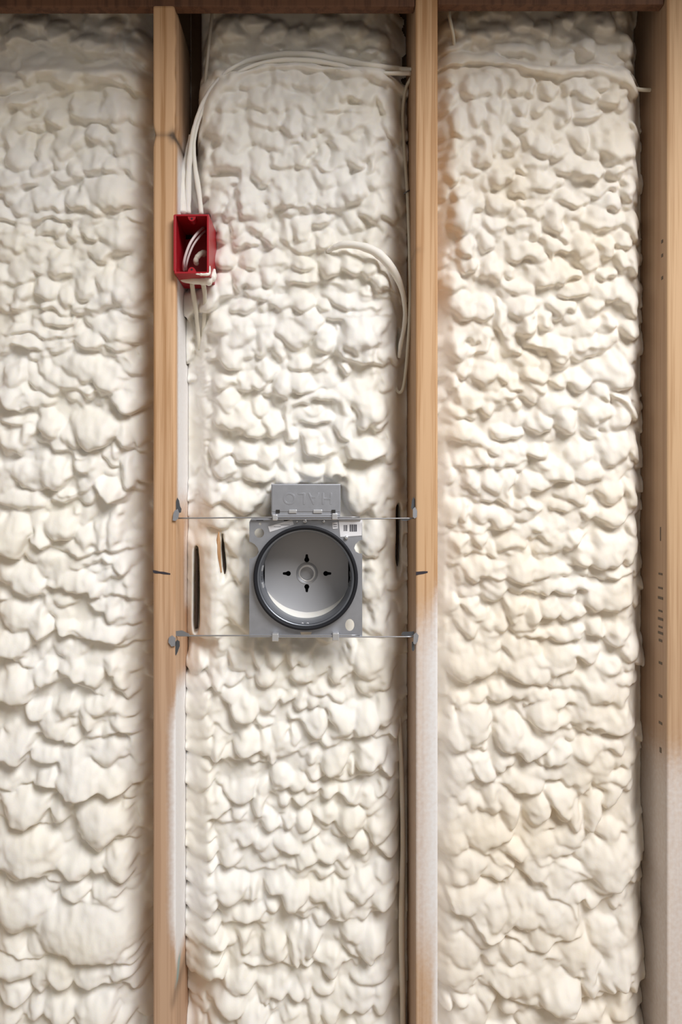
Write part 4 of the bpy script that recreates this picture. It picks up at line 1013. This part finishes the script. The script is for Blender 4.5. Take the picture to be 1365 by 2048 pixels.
def label(name, quad, label_txt):
    o = poly_plate(name, quad, DP - .0008, .0006, M_PAPER, lt)
    o['label'] = label_txt
    return o
l1 = label('label_sticker', [(536.5, 1053), (585, 1039), (588, 1049), (540, 1064)], 'narrow white sticker, tilted')
l2 = label('label_sticker', [(678, 1041), (725, 1040), (724, 1071), (681, 1074)], 'white sticker with a printed barcode')
l3 = label('label_sticker', [(665, 1045), (676, 1044), (676, 1057), (666, 1058)], 'small white sticker beside the barcode')
def bars(parent, specs):
    for x0, x1, y0, y1 in specs:
        poly_plate('barcode_bar', [(x0, y1), (x1, y1), (x1, y0), (x0, y0)], DP - .0012, .0004, M_INK, parent)
bars(l2, [(688, 689.2, 1050, 1062), (690.2, 691, 1050, 1062), (692, 693.6, 1050, 1062), (694.4, 695.2, 1050, 1062), (700, 702, 1049, 1063), (702.8, 703.6, 1049, 1063), (704.4, 706.6, 1049, 1063), (707.4, 708.2, 1049, 1063), (709, 711.2, 1049, 1063), (712, 714.2, 1049, 1063)])
bars(l1, [(548, 562, 1053.4, 1054.0), (562, 580, 1049.6, 1050.2)])
bars(l3, [(667.5, 674.5, 1049, 1049.8), (667.5, 674.5, 1053, 1053.8)])
# dark strips that paint the shade inside the splits in the foam
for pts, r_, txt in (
    ([(387, 1100), (389, 1150), (388, 1262)], [.001, .0024, .0022], 'strip of painted shade in the long split beside the left stud'),
    ([(441.5, 1066), (444, 1110), (448, 1160)], [.001, .0016, .0016], 'strip of painted shade in the short split left of the light housing'),
    ([(811, 1640), (812, 1720), (812, 1885)], [.001, .002, .001], 'strip of painted shade in the narrow gap left of the lower middle stud'),
    ([(803, 1010), (803, 1080), (802, 1150)], [.001, .002, .001], 'strip of painted shade in the gap left of the middle stud, level with the light')):
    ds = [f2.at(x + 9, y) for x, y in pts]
    gap = tube('gap_shade_strip', [W(VX + (x - VX) * S(FD) / S(d), VY + (y - VY) * S(FD) / S(d), d) for (x, y), d in zip(pts, [q + .016 for q in ds])], r_, M_GAP_SHADE, None, 8, 3.0)
    tag(gap, txt, 'board')  # strips of painted shade, not boards
# tan sliver of shim beside the split in the foam left of the housing
sd_ = f2.at(436, 1110)
sh = tube('wood_shim', [W(438, 1064, sd_ + .006), W(437, 1085, sd_ + .003), W(438, 1110, sd_ + .003), W(443, 1145, sd_ + .006)], [.001, .0036, .0034, .001], M_WOOD_B, None, 10)
tag(sh, 'thin tan wood shim showing in the foam left of the light housing', 'shim')
